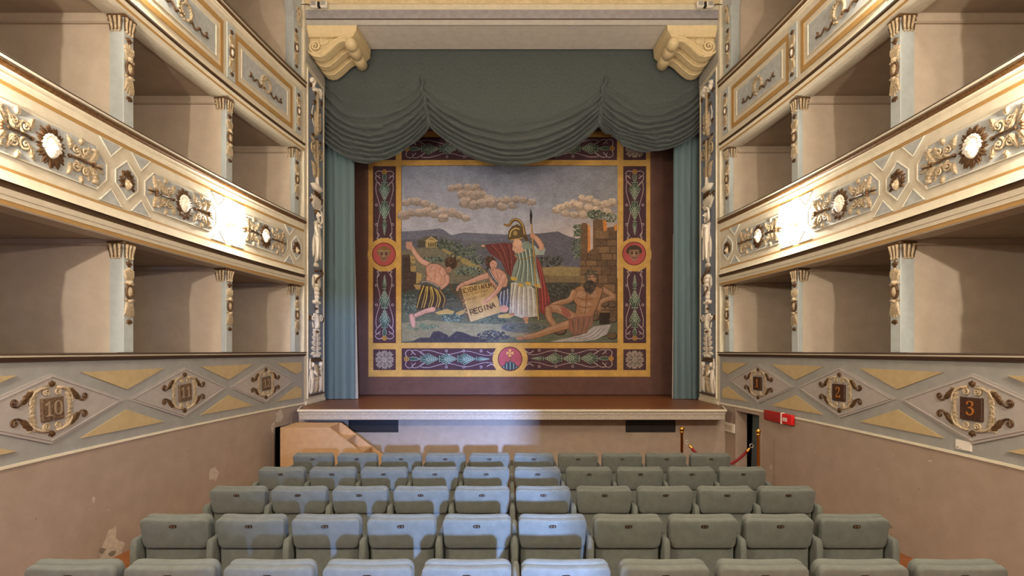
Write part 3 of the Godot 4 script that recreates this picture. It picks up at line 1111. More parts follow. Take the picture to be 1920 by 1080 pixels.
# a hanging garland from (x, y) along angle a: rosette, stem, leaf bunches, ribbons on both sides
func c_garland(x: float, y: float, a: float, length: float, bunches: int, cool: float) -> void:
	var d := Vector2(cos(a), sin(a))
	var n := d.orthogonal()
	var o := Vector2(x, y)
	var rib := pc(lerpf(196, 186, cool), lerpf(178, 180, cool), lerpf(172, 198, cool))
	var lt := pc(lerpf(168, 162, cool), lerpf(178, 188, cool), lerpf(158, 184, cool))
	var bs := pc(lerpf(50, 48, cool), lerpf(72, 80, cool), lerpf(58, 78, cool))
	for e in [-1.0, 1.0]:
		for lo in [[0.02, 0.1, 8, 0.06, 15, 0.12, 16, 0.18, 9, 0.22, 6, 0.15, 14], [0.03, 0.0, 4, -0.01, 12, 0.03, 17, 0.07, 13, 0.05, 8]]:
			var pl := []
			for k in range(1, lo.size() - 1, 2):
				var p: Vector2 = o + d * length * lo[k] + n * e * lo[k + 1]
				pl.append([p.x, p.y])
			c_curve(pl, 1.5, rib, 0.7)
		var wave := []
		for k in 25:
			var t := k / 24.0
			var p: Vector2 = o + d * length * (0.16 + t * 0.8) + n * e * (13.0 + 3.5 * sin(t * (bunches + 0.6) * TAU * 0.5 + 0.6) - 3.0 * t)
			wave.append([p.x, p.y])
		c_line(wave, 1.2, rib, 0.9)
		for k in bunches:
			var p: Vector2 = o + d * length * (0.30 + 0.58 * (k + 0.5) / bunches + 0.05) + n * e * 15.0
			c_ell(p.x, p.y, 2.6, 2.6, rib)
			c_ell(p.x, p.y, 1.5, 1.5, pc(72, 44, 58))
		var tail := []
		for k in [[0.9, 14], [0.95, 10], [0.99, 14], [1.0, 9], [0.98, 6]]:
			var p: Vector2 = o + d * length * k[0] + n * e * k[1]
			tail.append([p.x, p.y])
		c_curve(tail, 1.4, rib)
	c_leaf(o.x + d.x * 3, o.y + d.y * 3, a, length * 0.15, 8, bs, lt)
	var step := length * 0.72 / (bunches + 0.5)
	for k in bunches + 1:
		var last := k == bunches
		var size := 0.55 if last else 1.0
		var c0 := o + d * (length * 0.17 + step * k)
		var counts := [2, 3, 2, 1] if last else [2, 3, 4, 3, 2, 1]
		for ri in counts.size():
			var r := counts.size() - 1 - ri
			for m in counts[r]:
				var q: float = m - (counts[r] - 1) * 0.5
				var p: Vector2 = c0 + d * (step * 0.115 * r) + n * q * 5.8 * size
				c_leaf(p.x, p.y, a + q * 0.3, step * 0.36, 7.4 * size, bs.darkened(0.12 * ((m + r) % 2)), lt)
		for w in [[3.4, bs.darkened(0.2)], [1.2, lt]]:
			c_line([[c0.x + n.x * 6 * size - d.x, c0.y + n.y * 6 * size - d.y], [c0.x - n.x * 6 * size - d.x, c0.y - n.y * 6 * size - d.y]], w[0], w[1])
	c_ell(o.x, o.y, 4.6, 4.6, pc(216, 170, 84))
	c_ell(o.x, o.y, 3.2, 3.2, pc(80, 52, 36))
	c_ell(o.x, o.y, 1.8, 1.8, pc(216, 170, 84))

func c_rosette(x: float, y: float, cool: float) -> void:
	var lt := pc(lerpf(196, 182, cool), 178, lerpf(162, 172, cool))
	var bs := pc(110, 100, 98)
	for k in 8:
		var a := TAU * k / 8.0
		for e in [-0.28, 0.28, 0.0]:
			c_leaf(x + cos(a) * 4, y + sin(a) * 4, a + e, 13.0 + (3.0 if k % 2 == 1 else 1.0), 6.5, bs, lt)
	c_ell(x, y, 4.2, 4.2, lt)
	c_ell(x, y, 2.6, 2.6, bs)
	c_ell(x, y, 1.3, 1.3, lt)

func c_mask(x: float, y: float, curly: bool) -> void:
	c_ell(x, y, 22.3, 22.3, pc(96, 30, 34))
	c_ell(x, y, 21, 21, pc(182, 84, 86))
	var hair := pc(72, 58, 46) if curly else pc(134, 104, 68)
	c_ell(x, y - 5, 13.5, 10, hair)
	if curly:
		for k in 11:
			var a := PI + PI * k / 10.0
			c_ell(x + cos(a) * 12, y - 4 + sin(a) * 9, 3.2, 3.2, hair)
	c_poly([[x - 9, y - 7], [x + 9, y - 7], [x + 9.5, y + 1], [x + 6, y + 9], [x, y + 16], [x - 6, y + 9], [x - 9.5, y + 1]], pc(150, 118, 96))
	for e in [-1.0, 1.0]:
		c_ell(x + 4.2 * e, y - 0.5, 2.6, 1.6, pc(64, 48, 42))
		c_line([[x + 1.6 * e, y - 3.2], [x + 7.5 * e, y - 4]], 1.1, pc(70, 52, 44))
		c_line([[x + 7 * e, y + 3], [x + 3 * e, y + 9]], 1.0, pc(112, 84, 70))
	c_line([[x, y - 2], [x - 0.3, y + 4.5]], 1.6, pc(186, 158, 134))
	c_line([[x - 3, y + 8], [x + 3, y + 8]], 1.4, pc(104, 56, 50))
	if not curly:
		c_line([[x - 10, y - 7], [x + 10, y - 7]], 1.6, pc(178, 150, 100))

func c_dabs(x0: float, y0: float, x1: float, y1: float, count: int, r: float, cols: Array) -> void:
	for k in count:
		var c: Color = cols[prng.randi() % cols.size()]
		var x := prng.randf_range(x0, x1)
		var y := prng.randf_range(y0, y1)
		c_ell(x, y, r * prng.randf_range(0.5, 1.2), r * prng.randf_range(0.35, 0.8), c, prng.randf_range(-0.6, 0.6))

func c_tree(x: float, y: float, rx: float, ry: float, count: int, cols: Array, r := 2.2) -> void:
	for k in count:
		var a := prng.randf() * TAU
		var q := sqrt(prng.randf())
		var c: Color = cols[mini(cols.size() - 1, int(prng.randf() * cols.size()))]
		c_ell(x + cos(a) * rx * q, y + sin(a) * ry * q, r * prng.randf_range(0.6, 1.2), r * prng.randf_range(0.4, 0.9), c, prng.randf_range(-0.8, 0.8))

func c_cloud(list: Array, shade: Color, mid: Color, light: Color) -> void:
	for c in list:
		c_ell(c[0] + 1, c[1] + c[2] * 0.55, c[2] * 1.5, c[2] * 0.8, shade)
	for c in list:
		for k in 7:
			var off := Vector2(prng.randf_range(-0.8, 0.8), prng.randf_range(-0.6, 0.5))
			var up := clampf(0.5 - off.y, 0.0, 1.0)
			c_ell(c[0] + off.x * c[2], c[1] + off.y * c[2], c[2] * prng.randf_range(0.4, 0.75), c[2] * prng.randf_range(0.3, 0.5), mid.lerp(light, up * 0.45).lerp(shade, (1.0 - up) * 0.4))
		for k in 2:
			var r: float = c[2] * (0.95 - 0.4 * k)
			var a0 := prng.randf_range(-PI * 1.05, -PI * 0.7)
			var arc := []
			for j in 7:
				var a := a0 + PI * 0.7 * j / 6.0
				arc.append([c[0] + cos(a) * r, c[1] + sin(a) * r * 0.85])
			c_line(arc, 1.5 - 0.5 * k, light.lerp(mid, 0.35 * k), 0.5)

# strokes that follow the run of a cloth or a limb between two outlines
func c_folds(a: Array, b: Array, count: int, w: float, cols: Array) -> void:
	for k in count:
		var t := (k + 0.5) / count
		var pts := []
		for i in a.size():
			pts.append([lerpf(a[i][0], b[i][0], t), lerpf(a[i][1], b[i][1], t)])
		c_curve(pts, w, cols[k % cols.size()], w * 0.6)

const GLYPHS := {"S": [[4, 1, 3, 0, 1, 0, 0, 1, 0, 2, 1, 3, 3, 3, 4, 4, 4, 5, 3, 6, 1, 6, 0, 5]], "C": [[4, 1, 3, 0, 1, 0, 0, 1, 0, 5, 1, 6, 3, 6, 4, 5]], "I": [[2, 0, 2, 6]], "E": [[4, 0, 0, 0, 0, 6, 4, 6], [0, 3, 3, 3]], "N": [[0, 6, 0, 0, 4, 6, 4, 0]], "T": [[0, 0, 4, 0], [2, 0, 2, 6]], "A": [[0, 6, 2, 0, 4, 6], [1, 4, 3, 4]], "R": [[0, 6, 0, 0, 3, 0, 4, 1, 4, 2, 3, 3, 0, 3], [2, 3, 4, 6]], "U": [[0, 0, 0, 5, 1, 6, 3, 6, 4, 5, 4, 0]], "M": [[0, 6, 0, 0, 2, 4, 4, 0, 4, 6]], "G": [[4, 1, 3, 0, 1, 0, 0, 1, 0, 5, 1, 6, 3, 6, 4, 5, 4, 3, 2, 3]]}

func c_text(word: String, a: Vector2, b: Vector2, high: float, lean: Vector2, w: float, col: Color) -> void:
	# letters along the base line a-b; lean is the direction of their uprights
	var step := (b - a) / word.length()
	for i in word.length():
		var o := a + step * i
		for line in GLYPHS[word[i]]:
			var pts := []
			for k in range(0, line.size(), 2):
				var q: Vector2 = o + step * 0.8 * (line[k] / 4.0) + lean * high * (1.0 - line[k + 1] / 6.0)
				pts.append([q.x, q.y])
			c_line(pts, w, col)

func build_painted_curtain() -> void:
	prng.seed = 77
	cv = Image.create(int(CW * CS), int(CH * CS), false, Image.FORMAT_RGB8)
	cv.fill(pc(104, 74, 66))
	paint_border()
	paint_landscape()
	brush(9000, 753, 311, 1157, 642, 7.0)
	paint_figures()
	brush(7000, 753, 440, 1157, 642, 3.2)
	brush(5000, 691, 246, 1219, 706, 2.6)
	weave()
	var m := StandardMaterial3D.new()
	m.albedo_texture = ImageTexture.create_from_image(cv)
	m.roughness = 0.9
	var a := P(CX, CY, 11.13)
	var b := P(CX + CW, CY + CH, 11.13)
	b.y = EYE + STAGE_H + 0.01
	var st := SurfaceTool.new()
	st.begin(Mesh.PRIMITIVE_TRIANGLES)
	st.set_smooth_group(0)
	var vmax := ((EYE + (HZ - CY) * 11.13 / F) - b.y) * F / 11.13 / CH
	# the canvas hangs with a slight ripple
	var nx := 40
	for i in nx:
		for k in [[0, 0], [1, 0], [1, 1], [0, 0], [1, 1], [0, 1]]:
			var u: float = float(i + k[0]) / nx
			st.set_uv(Vector2(u, vmax * k[1]))
			st.add_vertex(Vector3(lerpf(a.x, b.x, u), lerpf(a.y, b.y, k[1]), a.z + 0.006 * sin(u * 23.0)))
	st.generate_normals()
	var o := obj("painted_curtain", st.commit(), m)
	tag(o, "painted canvas stage curtain with classical figures in a landscape and gold border", "curtain")
	cv = null

# short strokes in lighter and darker tones of the paint they lie on
func brush(count: int, x0: float, y0: float, x1: float, y1: float, long: float) -> void:
	for k in count:
		var x := prng.randf_range(x0 + 2, x1 - 2)
		var y := prng.randf_range(y0 + 2, y1 - 2)
		var c := cv.get_pixel(int((x - CX) * CS), int((y - CY) * CS))
		var f := prng.randf_range(-0.22, 0.2)
		c = c.darkened(-f) if f < 0 else c.lightened(f * 0.8)
		var a := prng.randf_range(-0.5, 0.5) if long > 5 else prng.randf_range(0.0, TAU)
		var l := long * prng.randf_range(0.5, 1.0) * 0.5
		# keep to paint of one colour
		var e := Vector2(cos(a), sin(a)) * l
		var q := cv.get_pixel(clampi(int((x + e.x - CX) * CS), 0, cv.get_width() - 1), clampi(int((y + e.y - CY) * CS), 0, cv.get_height() - 1))
		if absf(q.r - c.r) + absf(q.g - c.g) + absf(q.b - c.b) < 0.35:
			c_line([[x - e.x * 0.4, y - e.y * 0.4], [x + e.x, y + e.y]], 0.85, c)

func weave() -> void:
	var fn := FastNoiseLite.new()
	fn.seed = 4
	fn.frequency = 0.012
	fn.fractal_octaves = 5
	fn.fractal_gain = 0.7
	var w := cv.get_width()
	var h := cv.get_height()
	var ns := fn.get_image(w, h)
	var nd := ns.get_data()
	var px := cv.get_data()
	var lcg := 12345
	for i in w * h:
		lcg = (lcg * 1103515245 + 12345) & 0x7fffffff
		var k := 0.80 + 0.17 * nd[i] / 255.0 + ((lcg >> 16) & 255) * 0.0006 - 0.077
		var j := i * 3
		px[j] = mini(255, int(px[j] * k))
		px[j + 1] = mini(255, int(px[j + 1] * k))
		px[j + 2] = mini(255, int(px[j + 2] * k))
	cv = Image.create_from_data(w, h, false, Image.FORMAT_RGB8, px)

func paint_border() -> void:
	var gold := pc(210, 168, 92)
	var gold_d := pc(150, 104, 44)
	var plum := pc(76, 48, 60)
	c_rect(690.3, 245, 1219.7, 706.7, gold_d)
	c_rect(691, 246, 1219, 706, gold)
	for x in [[700.0, 742.0], [1169.0, 1211.0]]:
		c_rect(x[0] - 0.6, 311.5, x[1] + 0.6, 643.5, gold_d)
		c_rect(x[0], 312, x[1], 643, plum)
		for y in [[258, 300], [655, 694]]:
			c_rect(x[0], y[0], x[1], y[1], plum)
			c_rosette((x[0] + x[1]) * 0.5, (y[0] + y[1]) * 0.5, 0.5 if x[0] < 900 else 0.0)
	c_rect(753, 257, 1157, 300, plum)
	c_rect(753, 653, 1157, 694, plum)
	for side in [[721.0, 0.7], [1190.0, 0.0]]:
		c_garland(side[0], 322, PI / 2, 126, 2, side[1])
		c_garland(side[0], 634, -PI / 2, 126, 2, side[1])
		c_ell(side[0], 477.5, 31.5, 31.5, gold)
		c_rect(side[0] - 30, 470, side[0] - 21, 486, gold)
		c_rect(side[0] + 21, 470, side[0] + 30, 486, gold)
	c_garland(762, 673, 0, 168, 3, 0.8)
	c_garland(1146, 672, PI, 162, 3, 0.1)
	c_garland(763, 279, 0, 168, 3, 0.5)
	c_garland(1148, 278, PI, 165, 3, 0.0)
	c_mask(720, 477, false)
	c_mask(1189, 475.5, true)
	# the crest at the foot of the border
	c_ell(956.5, 673, 33, 33, gold)
	c_rect(920, 642.5, 990, 653, gold)
	c_rect(920, 694.5, 990, 706, gold)
	c_ell(956.5, 673, 23, 23, pc(78, 34, 36))
	c_ell(956.5, 673, 21.6, 21.6, pc(178, 86, 94))
	for k in [[-12, 6.5], [-6.5, 12.5], [0, 15], [6.5, 12.5], [12, 6.5]]:
		var x: float = 956.5 + k[0]
		var base := 673 + sqrt(21.6 * 21.6 - k[0] * k[0]) - 0.5
		var topy: float = 691 - k[1]
		c_poly([[x - 3.4, base], [x - 3.4, topy + 3], [x, topy - 0.5], [x + 3.4, topy + 3], [x + 3.4, base]], pc(52, 68, 70))
		c_line([[x, topy + 3], [x, base - 1]], 1.7, pc(150, 176, 172))
	c_line([[956.5, 664], [956.5, 675]], 2.2, pc(150, 100, 50))
	for a in 4:
		var d := Vector2.from_angle(a * PI / 2)
		var n := d.orthogonal()
		var o := Vector2(956, 662)
		c_poly([[o.x, o.y], [o.x + d.x * 6.5 + n.x * 3.2, o.y + d.y * 6.5 + n.y * 3.2], [o.x + d.x * 6.5 - n.x * 3.2, o.y + d.y * 6.5 - n.y * 3.2]], pc(228, 184, 104))

func paint_landscape() -> void:
	c_rect(752.3, 310.3, 1157.7, 642.7, pc(70, 56, 50))
	for y in range(311, 521):
		var t := (y - 311) / 150.0
		var c := pc(146, 156, 184).lerp(pc(196, 198, 216), clampf(t, 0, 1))
		c_rect(753, y, 960, y + 1, c)
		for k in 8:
			var w := pc(148, 150, 160).lerp(pc(206, 182, 172), smoothstep(0.45, 0.95, t))
			c_rect(960 + k * 24.75, y, 960 + (k + 1) * 24.75, y + 1, c.lerp(w, (k + 1) / 8.0))
	var sh := pc(150, 140, 136)
	var md := pc(178, 162, 154)
	var lt := pc(226, 208, 198)
	c_cloud([[760, 379, 6], [770, 376, 6], [782, 377, 7], [797, 381, 7], [812, 386, 6], [756, 402, 8], [770, 397, 7], [786, 398, 7], [800, 396, 8], [815, 400, 7], [833, 397, 9], [848, 397, 8], [862, 403, 6], [873, 408, 6], [830, 408, 7]], sh, md, lt)
	c_cloud([[846, 352, 6], [862, 351, 7], [878, 352, 8], [893, 352, 8], [868, 363, 8], [884, 366, 9], [901, 365, 9], [915, 371, 7], [872, 378, 9], [888, 383, 8], [903, 380, 8], [920, 378, 9], [938, 376, 7], [952, 374, 7], [967, 373, 6], [982, 374, 6], [996, 378, 6], [940, 386, 7], [960, 384, 6]], sh, md, lt)
	c_cloud([[1042, 393, 6], [1052, 388, 6], [1064, 384, 7], [1078, 380, 7], [1092, 371, 7], [1104, 373, 7], [1088, 386, 8], [1104, 388, 8], [1120, 379, 7], [1134, 383, 8], [1148, 378, 7], [1120, 393, 7], [1140, 396, 7], [1060, 399, 6], [1076, 402, 6], [1094, 401, 7]], pc(166, 150, 138), pc(204, 184, 164), pc(236, 216, 192))
	# mountains and plain
	c_poly([[753, 434], [775, 433], [800, 431], [824, 428], [832, 431], [846, 441], [870, 436], [910, 438], [955, 440], [1000, 441], [1000, 560], [753, 560]], pc(112, 116, 138))
	c_poly([[753, 450], [800, 446], [850, 449], [900, 452], [1000, 450], [1000, 560], [753, 560]], pc(100, 104, 120))
	c_poly([[975, 440], [1010, 438], [1046, 434], [1060, 441], [1080, 447], [1100, 452], [1100, 520], [975, 520]], pc(98, 98, 112))
	c_rect(753, 505, 1157, 642, pc(88, 92, 84))
	c_poly([[753, 470], [780, 466], [825, 464], [850, 476], [880, 487], [915, 512], [960, 540], [753, 540]], pc(122, 118, 104))
	c_poly([[820, 462], [836, 468], [858, 478], [874, 486], [892, 492], [916, 514], [900, 508], [868, 494], [842, 478]], pc(164, 148, 100))
	for k in 34:
		var x := prng.randf_range(756, 905)
		var y := prng.randf_range(470, 505)
		c_line([[x, y], [x + 9, y + 2]], 0.8, pc(100, 104, 92) if k % 2 else pc(140, 132, 108))
	# little temple
	c_poly([[783, 450], [798, 443], [820, 443], [820, 464], [783, 464]], pc(82, 78, 70))
	c_poly([[783, 450], [797, 443.5], [809, 443.5], [798, 451]], pc(104, 100, 88))
	c_rect(798, 451, 820, 464, pc(190, 168, 116))
	c_poly([[796.5, 452], [809, 443], [821.5, 452]], pc(204, 184, 132))
	c_poly([[801, 450.5], [809, 445.2], [817, 450.5]], pc(150, 132, 96))
	for k in 4:
		c_rect(803 + k * 4, 455, 805 + k * 4, 463, pc(76, 66, 56))
	# trees
	var dk := [pc(56, 66, 62), pc(70, 82, 74), pc(88, 102, 92), pc(118, 130, 116)]
	var teal := [pc(52, 66, 68), pc(74, 94, 92), pc(104, 128, 122), pc(128, 150, 142)]
	c_tree(830, 456, 12, 12, 90, dk)
	c_tree(850, 462, 16, 9, 90, dk)
	c_tree(872, 472, 22, 9, 110, dk)
	c_tree(892, 462, 20, 5, 50, [pc(104, 112, 110), pc(86, 94, 92)])
	c_tree(812, 487, 24, 5, 80, teal)
	c_tree(848, 484, 18, 8, 60, dk)
	c_tree(893, 488, 14, 9, 60, dk)
	c_tree(1030, 490, 26, 11, 120, [pc(48, 52, 50), pc(66, 70, 64), pc(92, 94, 86)])
	# fields on the right
	c_poly([[1015, 502], [1050, 499], [1090, 502], [1090, 532], [1015, 534]], pc(150, 132, 92))
	c_poly([[1015, 516], [1090, 518], [1090, 540], [1015, 540]], pc(122, 106, 78))
	c_rect(753, 532, 1000, 560, pc(70, 78, 78))
	c_rect(1010, 530, 1100, 570, pc(66, 64, 58))
	for k in 60:
		var x := prng.randf_range(755, 960)
		var y := prng.randf_range(515, 600)
		c_line([[x, y], [x + prng.randf_range(8, 20), y + prng.randf_range(-1, 2)]], 0.9, [pc(56, 62, 68), pc(92, 104, 104), pc(78, 88, 90)][k % 3])
	c_tree(880, 508, 26, 9, 130, teal)
	c_tree(1050, 545, 34, 13, 170, [pc(44, 46, 44), pc(60, 66, 60), pc(84, 90, 80)])
	# ground in front
	c_poly([[753, 585], [800, 588], [860, 594], [960, 592], [1010, 600], [1157, 590], [1157, 642], [753, 642]], pc(98, 104, 88))
	c_poly([[753, 606], [800, 600], [870, 606], [940, 608], [980, 622], [1010, 630], [753, 640]], pc(142, 136, 108))
	c_tree(790, 612, 34, 5, 60, [pc(104, 134, 108), pc(120, 132, 108), pc(92, 112, 92)])
	c_tree(768, 572, 13, 22, 90, teal)
	c_tree(848, 594, 20, 9, 120, teal, 2.0)
	c_tree(920, 600, 30, 6, 70, [pc(96, 110, 96), pc(80, 92, 84), pc(60, 68, 64)])
	c_tree(836, 560, 22, 22, 90, [pc(50, 56, 62), pc(66, 78, 82), pc(88, 104, 104)])
	# stones and boulders
	c_poly([[815, 586], [838, 579], [852, 584], [850, 588], [822, 590]], pc(190, 164, 104))
	c_poly([[853, 587], [868, 581], [878, 584], [860, 592]], pc(180, 152, 100))
	c_poly([[933, 591], [950, 588], [968, 590], [955, 596], [935, 596]], pc(196, 166, 104))
	c_poly([[770, 641], [788, 633], [806, 633], [812, 622], [822, 620], [838, 627], [842, 632], [856, 621], [868, 623], [884, 630], [900, 632], [915, 641]], pc(60, 56, 66))
	c_tree(925, 630, 30, 10, 160, [pc(56, 54, 64), pc(70, 70, 78), pc(86, 90, 88)])
	c_line([[810, 624], [824, 621], [838, 628]], 0.8, pc(104, 98, 100))
	# ruined wall on the left
	c_poly([[754, 478], [768, 477], [770, 494], [780, 510], [782, 540], [754, 548]], pc(74, 60, 56))
	for k in [[[768, 478], [778, 482], [779, 494], [770, 494]], [[769, 496], [780, 498], [779, 510], [770, 509]], [[781, 510], [791, 514], [789, 530], [780, 532]], [[775, 533], [790, 534], [788, 544], [780, 542]]]:
		c_poly(k, pc(178, 154, 104))
	for y in [488, 499, 511, 522, 534]:
		c_line([[754, y], [778, y - 1]], 0.9, pc(52, 42, 42))
	# fountain pool
	for k in [[46, 10.5, pc(126, 116, 118)], [43, 9.2, pc(86, 96, 98)], [34, 7, pc(122, 126, 124)], [31, 6, pc(78, 90, 92)], [20, 4, pc(120, 120, 116)], [17, 3.2, pc(84, 96, 96)]]:
		c_ell(984, 614, k[0], k[1], k[2])
	# tower ruin on the right
	c_poly([[1088, 424], [1092, 418], [1100, 418], [1103, 424], [1103, 472], [1112, 466], [1112, 412], [1122, 410], [1131, 412], [1133, 430], [1143, 426], [1157, 424], [1157, 600], [1088, 600]], pc(112, 88, 66))
	for k in [[[1100, 418], [1106, 424], [1107, 468], [1102, 474], [1102, 424]], [[1130, 411], [1138, 414], [1138, 432], [1132, 434]], [[1152, 422], [1157, 420], [1157, 434], [1152, 433]]]:
		c_poly(k, pc(214, 138, 66))
	var y := 432.0
	var row := 0
	while y < 595:
		var hgt := prng.randf_range(11, 17)
		var x := 1088.0 - prng.randf_range(0, 10)
		while x < 1157:
			var wd := prng.randf_range(13, 26)
			if y > 472 or x > 1112:
				c_poly([[maxf(x, 1088) + 1, y + 1], [minf(x + wd, 1157) - 1, y + 1 + prng.randf_range(-1, 1)], [minf(x + wd, 1157) - 1, y + hgt - 1], [maxf(x, 1088) + 1, y + hgt - 1]], pc(112, 88, 66).lerp([pc(140, 112, 80), pc(96, 74, 56), pc(126, 98, 72)][prng.randi() % 3], 0.7))
				c_line([[maxf(x, 1088), y + hgt], [minf(x + wd, 1157), y + hgt]], 1.1, pc(64, 48, 38))
				c_line([[minf(x + wd, 1156), y], [minf(x + wd, 1156), y + hgt]], 1.1, pc(64, 48, 38))
			x += wd
		y += hgt
		row += 1
	var gr := [pc(74, 88, 70), pc(98, 114, 92), pc(122, 136, 112), pc(60, 72, 58)]
	c_tree(1118, 402, 17, 9, 130, gr, 1.8)
	c_tree(1144, 408, 13, 8, 70, gr, 1.8)
	c_tree(1083, 432, 8, 12, 70, gr, 1.8)
	c_tree(1081, 462, 8, 26, 120, gr, 1.8)
	c_rect(1124, 586, 1144, 608, pc(48, 38, 34))
	for k in [[1112, 570, 10], [1148, 572, 9], [1116, 596, 9], [1150, 600, 8], [1134, 570, 9], [1128, 624, 12], [1148, 630, 10], [1050, 620, 13], [1080, 632, 10]]:
		c_ell(k[0], k[1], k[2], k[2] * 0.7, pc(58, 46, 40))
		c_ell(k[0] - 1, k[1] - 1, k[2] * 0.85, k[2] * 0.55, pc(106, 84, 66))

func limb(pts: Array, w0: float, w1: float, col: Color) -> void:
	c_curve(pts, w0 + 1.2, col.darkened(0.45), w1 + 1.2)
	c_curve(pts, w0, col, w1)
	var up := []
	for p in pts:
		up.append([p[0] - w0 * 0.12, p[1] - w0 * 0.14])
	c_curve(up, w0 * 0.45, col.lightened(0.16), w1 * 0.45)

func paint_figures() -> void:
	var skin := pc(206, 158, 142)
	var tan_ := pc(160, 118, 88)
	# the man who runs away
	c_line([[838, 528], [862, 560]], 4.0, pc(92, 74, 62))
	limb([[772, 464], [780, 477], [790, 489], [806, 497]], 7, 10, skin)
	c_ell(767, 461, 6.5, 7, skin)
	for k in 4:
		c_line([[763 + k * 2.6, 458], [762 + k * 3.2, 453]], 2.0, skin)
	c_poly([[797, 502], [806, 493], [822, 494], [834, 502], [841, 517], [838, 530], [826, 541], [797, 531], [799, 514]], skin.darkened(0.4))
	c_poly([[798.5, 502], [807, 494.5], [821, 495.5], [833, 503], [839.5, 517], [836, 529], [825, 539], [798.5, 530], [800.5, 514]], skin)
	for k in [[[808, 500], [816, 510], [814, 526]], [[826, 502], [824, 512], [830, 520]], [[801, 516], [808, 522], [806, 530]]]:
		c_curve(k, 1.6, skin.darkened(0.28), 0.8)
	for k in [[812, 503, 4, 3], [828, 510, 4, 5], [808, 516, 4, 5], [820, 524, 5, 5]]:
		c_ell(k[0], k[1], k[2], k[3], skin.lightened(0.12))
	c_ell(846, 494, 12, 11, pc(74, 54, 46))
	c_tree(848, 490, 13, 9, 40, [pc(74, 54, 46), pc(104, 78, 62), pc(54, 40, 36)])
	c_ell(841, 506, 5.5, 6, skin.darkened(0.15))
	limb([[838, 518], [838, 530], [826, 541]], 8, 6, skin)
	var skirt := [[790, 533], [806, 531], [824, 540], [833, 554], [838, 566], [831, 578], [814, 578], [796, 582], [779, 580], [781, 566], [786, 548]]
	c_poly(skirt, pc(66, 54, 50))
	c_folds([[793, 536], [785, 556], [779, 578]], [[823, 541], [836, 560], [832, 577]], 12, 2.6, [pc(206, 182, 104), pc(66, 54, 50), pc(172, 150, 92)])
	c_curve([[790, 531], [800, 530], [812, 534], [824, 542]], 7.5, pc(88, 90, 98))
	c_curve([[790, 529], [800, 528], [812, 532], [823, 539]], 2.0, pc(166, 168, 170))
	limb([[812, 580], [796, 584], [778, 592]], 9, 7, skin)
	c_poly([[766.5, 590], [772, 587], [778, 593], [780, 610], [776, 616], [771, 613], [768, 602]], skin.darkened(0.2))
	c_poly([[768, 590.5], [772, 588.5], [776.5, 594], [778, 609], [775.5, 614], [772, 611], [770, 602]], skin.lightened(0.05))
	# the inscribed slab
	c_poly([[856, 541], [865, 538], [883, 603], [877, 602]], pc(104, 88, 72))
	c_poly([[864.6, 540], [868, 536.5], [922, 529], [943.4, 584], [882.7, 603.5]], pc(196, 168, 120))
	c_dabs(868, 540, 930, 592, 60, 2.0, [pc(190, 162, 114), pc(204, 176, 126), pc(184, 154, 108)])
	c_line([[864.6, 539], [882.7, 603]], 1.2, pc(222, 198, 150))
	var ink := pc(84, 58, 40)
	c_text("SCIENTIARUM", Vector2(866.5, 550.5), Vector2(923.5, 537.5), 8.0, Vector2(-0.28, -0.95), 1.25, ink)
	c_text("REGINA", Vector2(883.5, 590.5), Vector2(931, 575.5), 9.5, Vector2(-0.3, -0.95), 1.7, pc(72, 48, 36))
	# two worn lines of smaller letters that can no longer be read
	for line in [[869, 557, 916, 546], [872, 565, 912, 555.5]]:
		for k in 17:
			var t := k / 17.0
			var x := lerpf(line[0], line[2], t)
			var yy := lerpf(line[1], line[3], t)
			if k % 6 != 5:
				c_line([[x, yy], [x - 1.2, yy - 4.5]], 0.7, pc(140, 110, 78))
				c_line([[x - (1.0 if k % 2 else 0.0), yy - (4.0 if k % 2 else 0.5)], [x + 1.5, yy - (4.3 if k % 3 else 2.3)]], 0.6, pc(146, 116, 82))
	# the young man who holds it
	limb([[916, 516], [900, 521], [885, 527], [868, 533]], 11, 6, skin)
	limb([[868, 533], [860, 538], [857, 545]], 6, 3.5, skin)
	c_poly([[914, 508], [926, 502], [936, 503], [948, 511], [953, 526], [951, 538], [930, 541], [918, 528]], skin.darkened(0.35))
	c_poly([[915, 509], [926, 503.5], [936, 504.5], [947, 512], [951.5, 526], [949, 537], [931, 539.5], [919, 527]], skin)
	c_curve([[930, 510], [934, 520], [930, 532]], 1.3, skin.darkened(0.25))
	c_ell(940, 517, 5, 5, skin.lightened(0.1))
	c_curve([[915, 504], [922, 518], [936, 536]], 6.5, pc(48, 50, 64))
	c_curve([[917, 504], [924, 518], [937, 534]], 1.3, pc(214, 214, 220))
	c_curve([[914.5, 506], [920, 518], [933, 535]], 0.9, pc(190, 192, 200))
	c_ell(920, 492, 10, 11, pc(70, 50, 42))
	c_tree(917, 488, 10, 8, 30, [pc(70, 50, 42), pc(100, 74, 58)])
	c_ell(925, 496, 6.5, 8, skin.lightened(0.04))
	c_line([[927, 493], [929, 497], [927, 498]], 0.9, skin.darkened(0.4))
	c_line([[922, 493], [925, 492.5]], 0.9, pc(60, 40, 36))
	c_line([[924, 501], [928, 501]], 0.9, pc(140, 70, 66))
	c_line([[922, 503], [925, 508]], 5.0, skin.darkened(0.1))
	c_poly([[934, 552], [941, 542], [954, 536], [958, 560], [954, 576], [937, 574]], pc(72, 80, 104))
	c_folds([[938, 548], [936, 562], [938, 573]], [[956, 540], [957, 558], [953, 575]], 6, 2.0, [pc(196, 202, 216), pc(84, 92, 116)])
	c_ell(945, 579, 8.5, 7, skin)
	limb([[945, 517], [936, 540], [922, 556], [912, 564]], 9.5, 5.5, skin)
	for k in 4:
		c_line([[911, 564], [902 + k * 3, 566 + k * 2.2]], 1.8, skin)
